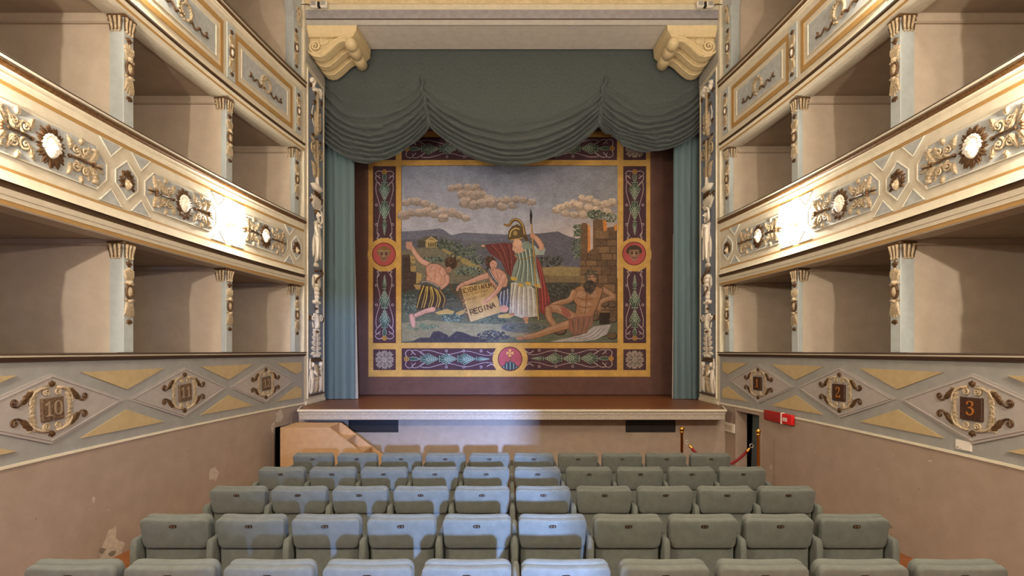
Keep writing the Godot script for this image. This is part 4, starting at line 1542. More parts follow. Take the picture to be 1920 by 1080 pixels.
	# the goddess with helmet and spear
	c_poly([[908, 459], [925, 457], [945, 455], [962, 456], [972, 475], [962, 520], [950, 512], [940, 490], [918, 475]], pc(112, 58, 58))
	c_folds([[914, 460], [930, 474], [950, 508]], [[962, 457], [964, 480], [961, 518]], 9, 1.8, [pc(84, 42, 44), pc(146, 84, 80), pc(104, 54, 54)])
	c_ell(906, 461, 4, 2.2, skin)
	c_poly([[1002, 476], [1012, 490], [1020, 520], [1032, 564], [1022, 591], [1012, 585], [1010, 545], [1004, 505]], pc(136, 60, 58))
	c_folds([[1004, 482], [1010, 520], [1014, 584]], [[1013, 492], [1024, 535], [1028, 574]], 5, 1.5, [pc(98, 40, 42), pc(184, 92, 84)])
	c_poly([[958, 530], [985, 528], [1003, 542], [1008, 593], [978, 596], [955, 588]], pc(196, 192, 186))
	c_folds([[962, 532], [958, 560], [957, 588]], [[1002, 543], [1005, 566], [1006, 593]], 15, 1.5, [pc(104, 102, 104), pc(224, 220, 212), pc(150, 148, 148)])
	c_poly([[960, 463], [976, 456], [988, 452], [1003, 462], [1006, 500], [1015, 541], [998, 536], [980, 538], [958, 524], [963, 500], [970, 485]], pc(134, 150, 142))
	c_folds([[966, 468], [972, 492], [962, 524]], [[1001, 466], [1004, 500], [1012, 538]], 14, 1.7, [pc(66, 76, 72), pc(196, 208, 200), pc(104, 120, 112)])
	for k in [[963, 522, 9], [976, 534, 7], [990, 531, 8], [1007, 535, 8]]:
		c_poly([[k[0] - k[2] * 0.7, k[1] - 3], [k[0] + k[2] * 0.6, k[1] - 2], [k[0] + k[2] * 0.8, k[1] + 4], [k[0] - k[2] * 0.5, k[1] + 3]], pc(206, 172, 84))
	c_curve([[964, 478], [974, 486], [990, 484], [1000, 478]], 1.6, pc(150, 118, 76))
	limb([[998, 441], [1009, 451], [1016, 466], [1006, 474]], 8, 11, pc(194, 146, 120))
	c_poly([[1000, 458], [1012, 470], [1023, 466], [1020, 478], [1006, 478], [1000, 470]], pc(156, 170, 166))
	c_line([[1002, 462], [1010, 474]], 1.0, pc(214, 220, 214))
	c_ell(970, 458, 9, 10, pc(214, 174, 150))
	c_poly([[962, 462], [978, 462], [984, 470], [972, 476], [960, 468]], pc(212, 170, 146))
	c_poly([[952, 448], [953, 434], [960, 424], [970, 420], [980, 426], [983, 440], [978, 450], [966, 446], [960, 452]], pc(96, 80, 52))
	c_curve([[956, 420], [962, 413], [972, 413], [980, 424], [984, 442], [988, 450]], 6.0, pc(92, 72, 44))
	c_curve([[955, 419], [962, 412], [972, 412], [980, 423], [983, 440]], 1.8, pc(206, 176, 104))
	c_curve([[946, 421], [954, 423], [958, 420]], 4.0, pc(150, 118, 66))
	c_curve([[956, 444], [958, 434], [966, 428], [974, 430]], 2.2, pc(214, 188, 120))
	c_ell(966, 437, 4, 5, pc(170, 146, 92))
	c_line([[958, 450], [980, 446]], 1.8, pc(196, 160, 90))
	c_line([[961, 455], [965, 454]], 0.9, pc(110, 70, 60))
	c_line([[964, 456], [963, 461], [966, 461]], 0.8, pc(170, 122, 104))
	c_line([[963, 464.5], [967, 464]], 0.9, pc(150, 80, 76))
	c_line([[995.5, 408], [1010, 600]], 2.6, pc(110, 78, 40))
	c_line([[995.2, 408], [1009.7, 600]], 1.4, pc(206, 168, 92))
	c_poly([[995.2, 390], [998.5, 404], [996.5, 420], [994.5, 420], [993, 404]], pc(44, 42, 46))
	c_ell(998, 442, 4, 4.5, pc(194, 146, 120))
	c_ell(960, 589, 5, 2.6, pc(176, 124, 104))
	c_ell(986, 597, 5.5, 3.5, pc(186, 136, 114))
	c_poly([[984, 598], [989, 598], [990, 606], [984, 606]], pc(188, 140, 96))
	# the old man who rests by the ruin
	c_poly([[1068, 633], [1092, 627], [1114, 612], [1146, 608], [1138, 627], [1116, 637], [1090, 640], [1030, 641]], pc(172, 166, 168))
	c_folds([[1075, 634], [1100, 628], [1118, 614]], [[1100, 639], [1122, 634], [1140, 616]], 6, 1.0, [pc(104, 98, 102), pc(204, 200, 200)])
	limb([[1132, 543], [1150, 556], [1134, 562], [1122, 570]], 10, 7, tan_)
	for k in 4:
		c_line([[1120 + k * 2, 570], [1117 + k * 3, 583]], 2.0, tan_)
	c_poly([[1068, 552], [1080, 538], [1096, 533], [1118, 536], [1132, 541], [1126, 562], [1113, 594], [1076, 597], [1080, 572]], tan_.darkened(0.4))
	c_poly([[1070, 552], [1081, 539.5], [1096, 534.5], [1118, 537.5], [1130, 542], [1124, 562], [1111.5, 592], [1078, 595], [1082, 572]], tan_)
	for k in [[1090, 552, 9, 6], [1112, 552, 8, 6], [1094, 570, 6, 4], [1106, 570, 5, 4], [1096, 582, 7, 4]]:
		c_ell(k[0], k[1], k[2], k[3], tan_.lightened(0.12))
	for k in [[[1082, 558], [1096, 562], [1112, 560]], [[1086, 574], [1098, 577], [1110, 574]], [[1100, 546], [1099, 566], [1097, 588]]]:
		c_curve(k, 1.2, tan_.darkened(0.35))
	limb([[1076, 548], [1068, 562], [1048, 568], [1030, 575]], 11, 8, tan_)
	limb([[1074, 594], [1050, 580], [1030, 578]], 16, 14, tan_)
	limb([[1028, 580], [1030, 596], [1042, 612]], 13, 10, tan_)
	limb([[1072, 606], [1040, 616], [1010, 627], [984, 633]], 16, 8, tan_)
	c_ell(975, 634, 8, 4, tan_)
	c_poly([[1066, 600], [1080, 593], [1112, 592], [1112, 606], [1100, 625], [1076, 628], [1066, 620]], pc(136, 96, 82))
	c_folds([[1068, 602], [1070, 614], [1072, 625]], [[1111, 594], [1108, 608], [1100, 624]], 12, 1.5, [pc(172, 104, 92), pc(92, 78, 66), pc(128, 112, 92)])
	c_poly([[1050, 574], [1062, 578], [1072, 592], [1064, 596], [1054, 588]], pc(152, 92, 82))
	c_ell(1108, 520, 12, 13, pc(92, 82, 70))
	c_tree(1108, 513, 13, 8, 50, [pc(92, 84, 70), pc(124, 112, 92), pc(64, 56, 48)])
	c_ell(1110, 523, 8, 8, pc(164, 124, 98))
	c_ell(1106, 537, 11, 12, pc(66, 56, 50))
	c_tree(1106, 539, 11, 12, 70, [pc(70, 60, 54), pc(92, 82, 74), pc(52, 44, 40)])
	c_line([[1104, 520], [1108, 519.5]], 1.2, pc(58, 44, 38))
	c_line([[1112, 519], [1117, 519.5]], 1.2, pc(58, 44, 38))
	c_line([[1110, 519], [1111, 526]], 1.5, pc(186, 148, 118))

# ---------------------------------------------------------------- the side walls with their boxes

func tip(k: int) -> float:
	return TIP0 - BAY * k

func placed(called: String, src, m: Material, parent: Node, tf: Transform3D, label := "") -> MeshInstance3D:
	var o := obj(called, src, m, parent, label)
	o.transform = tf
	return o

func ornaments() -> void:
	if T.has("done"):
		return
	T.done = true
	# ---- octagon: sun face between acanthus scrolls
	var st := mb(true)
	for k in 26:
		var a := TAU * k / 26.0
		var long := 0.068 + 0.012 * (k % 2) + 0.024 * absf(sin(a))
		leaf(st, Vector2(cos(a) * 0.065, sin(a) * 0.085), a, long, 0.034, 0.022, 0.15 * (1 if k % 2 else -1), 0, 0.004)
	T.sun_rays = as_mesh(st)
	st = mb(true)
	face(st, Vector2(0, -0.005), 0.078, 0.098, 0.06)
	for k in 11:
		var a := PI * (-0.08 + 1.16 * k / 10.0)
		dome(st, Vector2(cos(a) * 0.075, 0.008 + sin(a) * 0.09), 0.024, 0.022, 0.036)
	T.sun_face = as_mesh(st)
	st = mb(true)
	for v in [-1.0, 1.0]:
		tube(st, spiral_points(Vector2(0.245, 0.075 * v), 0.055, 1.6, -PI / 2 * v, v, 0.012), 0.014, 0.006, 7)
		tube(st, spiral_points(Vector2(0.345, 0.085 * v), 0.06, 1.7, PI - 0.3 * v, v, 0.012), 0.014, 0.006, 7)
		leaf(st, Vector2(0.19, 0.06 * v), PI * 0.5 * v - 0.2 * v, 0.125, 0.05, 0.032, 0.9 * v, 4)
		leaf(st, Vector2(0.3, 0.02 * v), 0.5 * v, 0.18, 0.05, 0.034, 0.9 * v, 5)
		leaf(st, Vector2(0.4, 0.02 * v), 0.75 * v, 0.185, 0.075, 0.04, 0.5 * v, 5)
		leaf(st, Vector2(0.43, 0.13 * v), 0.9 * v, 0.07, 0.05, 0.04, -1.2 * v)
		leaf(st, Vector2(0.31, 0.14 * v), 1.9 * v, 0.075, 0.045, 0.035, -0.8 * v)
		leaf(st, Vector2(0.485, 0.008 * v), 0.55 * v, 0.1, 0.035, 0.025, -0.4 * v)
		dome(st, Vector2(0.245, 0.075 * v), 0.011, 0.011, 0.035)
		dome(st, Vector2(0.345, 0.085 * v), 0.011, 0.011, 0.035)
	T.scrolls = as_mesh(st)
	st = mb(true)
	tube(st, [Vector3(0.185, 0, 0.02), Vector3(0.26, 0, 0.035), Vector3(0.4, 0, 0.03)], 0.01, 0.013)
	dome(st, Vector2(0.185, 0), 0.018, 0.02, 0.035)
	for k in 3:
		dome(st, Vector2(0.45, (k - 1) * 0.026), 0.016, 0.018, 0.04)
	leaf(st, Vector2(0.47, 0), 0, 0.11, 0.028, 0.03)
	T.stem = as_mesh(st)
	# ---- hexagon: small curly head
	st = mb(true)
	face(st, Vector2(0.0, -0.045), 0.042, 0.06, 0.05)
	T.small_face = as_mesh(st)
	st = mb(true)
	var rng := RandomNumberGenerator.new()
	rng.seed = 8
	for k in 18:
		var a := -0.5 + (PI + 1.0) * k / 17.0
		tube(st, spiral_points(Vector2(cos(a) * 0.055, -0.02 + sin(a) * 0.07), rng.randf_range(0.018, 0.03), 1.2, a, 1.0 if k % 2 else -1.0, 0.012), 0.009, 0.005, 5)
		leaf(st, Vector2(cos(a) * 0.05, -0.02 + sin(a) * 0.065), a, rng.randf_range(0.05, 0.075), 0.026, 0.03, rng.randf_range(-0.8, 0.8))
	T.curls = as_mesh(st)
	# ---- cartouche round the box number
	st = mb(true)
	for e in [-1.0, 1.0]:
		for v in [-1.0, 1.0]:
			tube(st, spiral_points(Vector2(0.052 * e, 0.148 * v), 0.038, 1.7, PI / 2 * v, -e * v, 0.008), 0.012, 0.006)
			tube(st, [Vector3(0.04 * e, 0.188 * v, 0.01), Vector3(0.11 * e, 0.178 * v, 0.012), Vector3(0.165 * e, 0.15 * v, 0.012), Vector3(0.2 * e, 0.1 * v, 0.01), Vector3(0.205 * e, 0.05 * v, 0.008)], 0.016, 0.008)
			for k in 5:
				leaf(st, Vector2((0.12 + 0.012 * k) * e, (0.165 - 0.032 * k) * v), PI * (0.5 - 0.5 * e) - e * v * (0.3 + 0.28 * k), 0.075, 0.036, 0.018, e * v * 0.8, 2)
			for k in 3:
				leaf(st, Vector2((0.175 + 0.008 * k) * e, (0.13 - 0.05 * k) * v), PI * (0.5 - 0.5 * e) + e * v * (2.6 - 0.35 * k), 0.06, 0.03, 0.016, -e * v * 0.6, 0)
			leaf(st, Vector2(0.16 * e, 0.155 * v), PI * (0.5 - 0.5 * e) + e * v * 0.35, 0.07, 0.026, 0.014)
	T.cartouche = as_mesh(st)
	st = mb(true)
	for v in [-1.0, 1.0]:
		leaf(st, Vector2(0, 0.185 * v), PI / 2 * v, 0.06, 0.05, 0.024, 0, 0)
		for e in [-1.0, 1.0]:
			leaf(st, Vector2(0, 0.19 * v), PI / 2 * v - 1.0 * e * v, 0.055, 0.022, 0.018, 0.7 * e * v)
	for e in [-1.0, 1.0]:
		for v in [-1.0, 1.0]:
			var a0: float = PI * (0.5 - 0.5 * e)
			# a lobed leaf that runs into a thin curl
			leaf(st, Vector2(0.168 * e, 0.168 * v), a0 - e * v * 0.62, 0.185, 0.055, 0.022, -e * v * 0.25, 4)
			leaf(st, Vector2(0.23 * e, 0.11 * v), a0 - e * v * 1.25, 0.06, 0.03, 0.02, e * v * 0.3)
			tube(st, [Vector3(0.28 * e, 0.062 * v, 0.012), Vector3(0.312 * e, 0.048 * v, 0.012), Vector3(0.332 * e, 0.05 * v, 0.012)], 0.009, 0.009)
			tube(st, spiral_points(Vector2(0.336 * e, 0.084 * v), 0.033, 1.25, -PI / 2 * v, e * v, 0.008, 0.3), 0.009, 0.008)
	T.dark_scrolls = as_mesh(st)
	# ---- pillar drop
	st = mb(true)
	for k in 5:
		leaf(st, Vector2((k - 2) * 0.008, 0.11), PI / 2 + (2 - k) * 0.24, 0.15 - absf(k - 2.0) * 0.012, 0.04, 0.022, (k - 2) * 0.12)
	dome(st, Vector2(0, 0.092), 0.035, 0.032, 0.04)
	for e in [-1.0, 1.0]:
		leaf(st, Vector2(0.02 * e, 0.085), PI / 2 - 1.7 * e, 0.05, 0.03, 0.025)
	T.upper_husk = as_mesh(st)
	st = mb(true)
	for e in [-1.0, 1.0]:
		leaf(st, Vector2(0.02 * e, -0.09), PI / 2 - 1.5 * e, 0.05, 0.03, 0.025)
	for k in 5:
		leaf(st, Vector2((k - 2) * 0.009, -0.08), -PI / 2 + (k - 2) * 0.04, 0.2 - absf(k - 2.0) * 0.012, 0.036, 0.024, (k - 2) * 0.16)
	dome(st, Vector2(0, -0.1), 0.03, 0.025, 0.035)
	T.lower_husk = as_mesh(st)
	st = mb(true)
	dome(st, Vector2.ZERO, 0.04, 0.062, 0.03, 16)
	dome(st, Vector2.ZERO, 0.012, 0.014, 0.036, 8)
	T.medallion = as_mesh(st)
	st = mb(true)
	var ring := []
	for k in 25:
		ring.append(Vector3(cos(TAU * k / 24.0) * 0.045, sin(TAU * k / 24.0) * 0.07, 0.014))
	tube(st, ring, 0.012, 0.012, 6)
	T.drop_ring = as_mesh(st)
	st = mb(true)
	for k in 3:
		leaf(st, Vector2(0, 0.27), PI / 2 + (k - 1) * 0.8, 0.06, 0.028, 0.022)
	leaf(st, Vector2(0, 0.29), PI / 2 + PI, 0.04, 0.03, 0.02)
	T.top_bud = as_mesh(st)
	st = mb(true)
	for k in 3:
		leaf(st, Vector2(0, -0.29), -PI / 2 + (k - 1) * 0.7, 0.055, 0.03, 0.022)
	T.bottom_bud = as_mesh(st)
	# ---- capital face: fluted tongues between two small volutes (about 0.14 wide)
	st = mb(true)
	for k in 3:
		var u := (k - 1) * 0.042
		tube(st, [Vector3(u * 1.35, 0.0, 0.032), Vector3(u * 1.2, -0.05, 0.022), Vector3(u, -0.11, 0.012), Vector3(u, -0.135, 0.02)], 0.019, 0.011, 7)
		dome(st, Vector2(u, -0.14), 0.016, 0.014, 0.03)
	T.capital_light = as_mesh(st)
	st = mb(true)
	for e in [-1.0, 1.0]:
		tube(st, spiral_points(Vector2(0.062 * e, -0.03), 0.022, 1.4, PI / 2, -e, 0.02), 0.008, 0.004, 6)
		tube(st, [Vector3(0.022 * e, -0.005, 0.025), Vector3(0.02 * e, -0.06, 0.018), Vector3(0.021 * e, -0.13, 0.012)], 0.006, 0.005, 5)
		tube(st, [Vector3(0.085 * e, -0.04, 0.022), Vector3(0.072 * e, -0.09, 0.012), Vector3(0.064 * e, -0.14, 0.01)], 0.006, 0.005, 5)
	T.capital_dark = as_mesh(st)
	# ---- wreath with ribbons
	st = mb(true)
	for k in 34:
		var a := TAU * k / 34.0 + 0.05
		var r := 0.1 + (0.012 if k % 2 else -0.012)
		leaf(st, Vector2(cos(a) * r, sin(a) * r), a + (PI / 2 if sin(a) * 1.0 > -2 and cos(a) < 0 else -PI / 2) + PI + (0.5 if k % 2 else -0.5), 0.055, 0.028, 0.03)
	T.wreath = as_mesh(st)
	st = mb(true)
	for e in [-1.0, 1.0]:
		st = mb(true)
		var pts := []
		for k in 15:
			var t := k / 14.0
			pts.append(Vector3(e * (0.07 + 0.3 * t), -0.1 + 0.03 * sin(t * 13.0) + 0.03 * t, 0.015 + 0.008 * cos(t * 13.0)))
		tube(st, pts, 0.016, 0.011, 6, 0.6)
		leaf(st, Vector2(0.37 * e, -0.06), PI / 2 - 0.5 * e, 0.06, 0.03, 0.02)
		leaf(st, Vector2(0.37 * e, -0.07), PI / 2 - 1.8 * e, 0.06, 0.03, 0.02)
		T["ribbon%d" % int(e)] = as_mesh(st)
	# ---- panel outlines
	T.octo = PackedVector2Array([Vector2(-0.62, -0.08), Vector2(-0.49, -0.215), Vector2(0.49, -0.215), Vector2(0.62, -0.08), Vector2(0.62, 0.08), Vector2(0.49, 0.215), Vector2(-0.49, 0.215), Vector2(-0.62, 0.08)])
	T.hexa = PackedVector2Array([Vector2(0, -0.21), Vector2(0.155, -0.07), Vector2(0.155, 0.07), Vector2(0, 0.21), Vector2(-0.155, 0.07), Vector2(-0.155, -0.07)])
	for n in ["octo", "hexa"]:
		st = mb()
		prism(st, T[n], -0.004, 0.006)
		T[n + "_plate"] = as_mesh(st)
		st = mb()
		frame_line(st, T[n], 0.016, 0.014)
		T[n + "_frame"] = as_mesh(st)
	for up in [0, 1]:
		var tr := PackedVector2Array([Vector2(-0.15, 0), Vector2(0.15, 0), Vector2(0, -0.16 if up else 0.16)])
		st = mb()
		prism(st, tr, -0.004, 0.006)
		T["tri%d" % up] = as_mesh(st)
		st = mb()
		frame_line(st, tr, 0.012, 0.012)
		T["tri%d_frame" % up] = as_mesh(st)

func drop_parts(m: Material) -> Array:
	return [["upper_husk", T.upper_husk, M.ornament], ["lower_husk", T.lower_husk, M.ornament], ["medallion", T.medallion, m], ["medallion_ring", T.drop_ring, M.bronze], ["top_bud", T.top_bud, M.bronze], ["bottom_bud", T.bottom_bud, M.bronze]]

func build_side(s: int) -> void:
	ornaments()
	var near := "stair side" if s < 0 else "exit-door side"
	var wl := thing("wall_left" if s < 0 else "wall_right", Vector3.ZERO, "pink-beige side wall of the hall on the " + near, "wall", "", "structure")
	# lower wall with its small doorway
	var door := [8.17, 8.62, -1.22] if s < 0 else [7.9, 8.53, -0.994]
	var st := mb()
	for k in [[-0.6, door[0], -2.5, -0.93], [door[1], 9.02, -2.5, -0.93], [door[0], door[1], door[2], -0.93]]:
		sweep(st, s, k[0], k[1], [Vector2(0, k[3]), Vector2(0, k[2]), Vector2(-0.2, k[2]), Vector2(-0.2, k[3])], 0, true)
	obj("lower_wall", st, M.wall, wl)
	st = mb()
	sweep(st, s, -0.6, 9.02, [Vector2(-0.01, -0.905), Vector2(0.012, -0.908), Vector2(0.014, -0.93), Vector2(-0.01, -0.936)], 0, false)
	obj("dado_line", st, M.cream_pale, wl)
	st = mb()
	sweep(st, s, -0.6, 9.02, [Vector2(-0.2, -0.93), Vector2(0, -0.93), Vector2(0, -0.03), Vector2(-0.2, -0.03)], 0, true)
	obj("band", st, M.band, wl)
	# plain wall behind the place where the picture is taken
	st = mb()
	sweep(st, s, -0.6, 1.3, [Vector2(-0.2, -0.03), Vector2(0, -0.03), Vector2(0, 6.9), Vector2(-0.2, 6.9)], 0, true)
	obj("upper_wall", st, M.box_wall, wl)
	st = mb()
	var curve := []
	for i in 9:
		var x := lerpf(wall_x(-0.6), 1.0, i / 8.0)
		var dd := 3.6 - 4.6 * sqrt(1.0 - pow(x / 3.9867, 2.0))
		curve.append([Vector3(s * x, EYE - 2.4, -dd), Vector3(s * x, EYE + 6.9, -dd), Vector3(s * (x + 0.1), EYE + 6.9, -dd + 0.2), Vector3(s * (x + 0.1), EYE - 2.4, -dd + 0.2)])
	loft(st, curve, true, true)
	obj("end_wall", st, M.box_wall, wl)
	# peeled patches, scratches and damp stains on the plaster
	var rng := RandomNumberGenerator.new()
	rng.seed = 100 + s
	var marks := [[5.1, -1.9, 0.1, 0.15, 0], [5.12, -1.99, 0.2, 0.1, 0], [6.75, -1.62, 0.12, 0.09, 0], [8.3, -1.05, 0.12, 0.12, 0], [8.12, -1.2, 0.06, 0.1, 0], [4.9, -1.42, 0.02, 0.04, 0], [5.0, -1.95, 0.05, 0.03, 1], [5.12, -2.02, 0.05, 0.03, 1]] if s < 0 else [[7.6, -1.72, 0.02, 0.05, 0], [4.9, -1.05, 0.03, 0.012, 0], [7.84, -1.3, 0.012, 0.12, 0], [7.0, -1.0, 0.02, 0.008, 1], [5.4, -1.85, 0.03, 0.02, 1]]
	for k in 22:
		marks.append([rng.randf_range(4.2, 7.6), rng.randf_range(-2.0, -1.0), rng.randf_range(0.004, 0.018), rng.randf_range(0.002, 0.007), 1 if k % 4 else 0])
	var spots := [mb(), mb()]
	for k in marks:
		var n := 14
		var c := Vector2(k[0], k[1])
		var ringp := []
		for i in n:
			var a := TAU * i / n
			var r := rng.randf_range(0.6, 1.15)
			ringp.append(W(s, c.x + cos(a) * k[2] * r, 0.003 + 0.001 * k[4], c.y + sin(a) * k[3] * r))
		var cc := W(s, c.x, 0.004 + 0.001 * k[4], c.y)
		for i in n:
			tri(spots[k[4]], cc, ringp[i], ringp[(i + 1) % n])
	obj("bare_plaster_spots", spots[0], M.wall_patch, wl).set_meta("kind", "stuff")
	obj("grey_plaster_spots", spots[1], M.wall_grey, wl).set_meta("kind", "stuff")

	# doorway: reveal and dark room behind it
	var dn := thing("door_1" if s > 0 else "door_2", Vector3.ZERO, "low doorway in the side wall " + ("hung with a grey-green curtain" if s > 0 else "half hidden behind the wooden stairs"), "doorway", "", "structure")
	st = mb()
	var x0 := s * wall_x(door[0])
	for d in [[door[0] - 0.06, door[0]], [door[1], door[1] + 0.06]]:
		box(st, Vector3(minf(s * wall_x(d[1]) - s * 0.0, x0 + s * 0.1), EYE - 2.4, -d[1]), Vector3(maxf(s * wall_x(d[1]), x0 + s * 0.1), EYE + door[2] + 0.05, -d[0]))
	obj("door_jamb", st, M.wall, dn)
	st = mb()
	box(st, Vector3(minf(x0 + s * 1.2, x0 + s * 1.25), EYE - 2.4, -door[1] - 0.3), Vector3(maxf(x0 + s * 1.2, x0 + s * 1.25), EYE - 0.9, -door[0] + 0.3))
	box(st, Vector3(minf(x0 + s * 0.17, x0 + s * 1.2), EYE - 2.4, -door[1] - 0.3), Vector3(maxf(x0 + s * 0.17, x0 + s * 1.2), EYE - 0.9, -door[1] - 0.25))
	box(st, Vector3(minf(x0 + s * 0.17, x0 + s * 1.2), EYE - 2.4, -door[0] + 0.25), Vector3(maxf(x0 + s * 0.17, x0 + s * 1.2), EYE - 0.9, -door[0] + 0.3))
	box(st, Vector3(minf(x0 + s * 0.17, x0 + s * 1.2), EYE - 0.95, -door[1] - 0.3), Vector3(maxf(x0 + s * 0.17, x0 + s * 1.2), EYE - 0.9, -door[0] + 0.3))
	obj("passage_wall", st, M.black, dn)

	# diamonds with the box numbers, ochre triangles between them
	var numbers := {0: "12", 1: "11", 2: "10"} if s < 0 else {0: "1", 1: "2", 2: "3"}
	for k in 4:
		var dm := (tip(k) + tip(k + 1)) * 0.5
		var tf := wall_frame(s, dm, 0.014, -0.5)
		st = mb()
		var out := PackedVector2Array([Vector2(-0.855, 0), Vector2(0, -0.305), Vector2(0.855, 0), Vector2(0, 0.305)])
		prism(st, out, -0.03, 0.004)
		var dp := placed("diamond_panel", st, M.diamond, wl, tf)
		st = mb()
		frame_line(st, PackedVector2Array([Vector2(-0.8, 0), Vector2(0, -0.285), Vector2(0.8, 0), Vector2(0, 0.285)]), 0.014, 0.012)
		obj("inner_frame", st, M.diamond, dp)
		if k > 2:
			continue
		obj("cartouche", T.cartouche, M.ornament, dp)
		obj("leaf_scrolls", T.dark_scrolls, M.bronze, dp)
		st = mb()
		box(st, Vector3(-0.108, -0.102, 0.0), Vector3(0.108, 0.102, 0.026), 0.006)
		var pl := obj("number_plaque", st, M.plaque if s < 0 else M.plaque_dark, dp)
		if s < 0:
			pl.rotation.z = 0.05
		var tm := TextMesh.new()
		tm.text = numbers[k]
		var ft := SystemFont.new()
		ft.font_names = PackedStringArray(["Droid Serif"])
		tm.font = ft
		tm.font_size = 32
		tm.pixel_size = 0.0052
		tm.depth = 0.008
		var nm := obj("numeral", tm, M.numeral if s > 0 else M.numeral_pale, pl)
		nm.position = Vector3(0, 0, 0.028)
	for k in 5:
		for up in [0, 1]:
			var hw := 0.555
			var pts := PackedVector2Array([Vector2(-hw, 0), Vector2(hw, 0), Vector2(0, -0.202 if up else 0.202)])
			if k == 0:
				# the last triangle is cut by the proscenium
				pts = PackedVector2Array([Vector2(-hw * -s if s > 0 else -hw, 0), Vector2(0.16 * -s, 0), Vector2(0.16 * -s, -0.145 if up else 0.145), Vector2(0, -0.202 if up else 0.202)])
			st = mb()
			prism(st, pts, -0.02, 0.004)
			placed("triangle_panel", st, M.ochre, wl, wall_frame(s, tip(k), 0.01, -0.196 if up else -0.808))

	# boxes: partitions, floors, ceilings and the wall at their backs
	for k in range(0, 5):
		var d := tip(k)
		for r in [[-0.94, 1.16], [1.22, 3.5], [3.56, 6.9]]:
			st = mb()
			var xa := s * (wall_x(d) + 0.1)
			box(st, Vector3(minf(xa, s * 5.75), EYE + r[0], -d - 0.13), Vector3(maxf(xa, s * 5.75), EYE + r[1], -d - 0.01))
			obj("box_partition", st, M.box_wall, wl)
	st = mb()
	box(st, Vector3(minf(s * 5.75, s * 5.9), EYE - 2.4, -9.0), Vector3(maxf(s * 5.75, s * 5.9), EYE + 6.9, 1.05))
	obj("box_back_wall", st, M.box_wall, wl)
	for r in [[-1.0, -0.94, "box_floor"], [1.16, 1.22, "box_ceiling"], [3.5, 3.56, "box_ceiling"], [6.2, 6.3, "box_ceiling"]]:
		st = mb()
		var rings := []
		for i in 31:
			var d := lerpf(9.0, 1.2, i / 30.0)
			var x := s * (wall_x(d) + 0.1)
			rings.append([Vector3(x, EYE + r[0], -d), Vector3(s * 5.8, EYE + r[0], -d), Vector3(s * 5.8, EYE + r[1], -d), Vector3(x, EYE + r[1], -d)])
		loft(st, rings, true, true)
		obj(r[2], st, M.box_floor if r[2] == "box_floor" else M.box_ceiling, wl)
	for r in [1.09, 3.38]:
		for k in 3:
			st = mb()
			var d := tip(k)
			box(st, Vector3(minf(s * (wall_x(d) + 0.16), s * 5.75), EYE + r, -d - 0.01), Vector3(maxf(s * (wall_x(d) + 0.16), s * 5.75), EYE + r + 0.022, -d + 0.012))
			obj("picture_rail", st, M.box_ceiling, wl)

	# handrail of the lowest boxes
	var hr := thing("box_handrail", W(s, 5.0, 0, -0.06), "dark brown moulded handrail along the lowest boxes on the " + near, "handrail")
	for part in [["rail_top", [Vector2(-0.2, -0.035), Vector2(-0.2, -0.018), Vector2(0.055, -0.018), Vector2(0.06, -0.03), Vector2(0.05, -0.036)], M.rail_dark], ["rail_bead", [Vector2(0.048, -0.036), Vector2(0.055, -0.042), Vector2(0.052, -0.052), Vector2(0.04, -0.055)], M.cream], ["rail_moulding", [Vector2(0.04, -0.055), Vector2(0.045, -0.065), Vector2(0.038, -0.08), Vector2(0.02, -0.09), Vector2(0.0, -0.094)], M.rail_dark]]:
		st = mb()
		sweep(st, s, 1.3, 9.0, part[1])
		var o := obj(part[0], st, part[2], hr)
		o.position = -hr.position

	parapet_two(s, near)
	parapet_three(s, near)
	for k in range(0, 4):
		build_pillar(s, k, -0.018, 1.135, "lowest boxes", near)
		build_pillar(s, k, 2.30, 3.485, "middle boxes", near)
	build_top_pillar(s, near)
	for k in [1, 3]:
		build_lamp(s, tip(k), 1.76, "middle", near)
	for k in [2, 4]:
		build_lamp(s, tip(k), 4.1, "upper", near)
	make_lamp(wall_frame(s, 0.3, 0.004, 1.76), "glowing globe wall lamp behind the audience, lower row, " + near, 6.4)
	make_lamp(wall_frame(s, -0.45, 0.004, 4.1), "glowing globe wall lamp behind the audience, upper row, " + near)

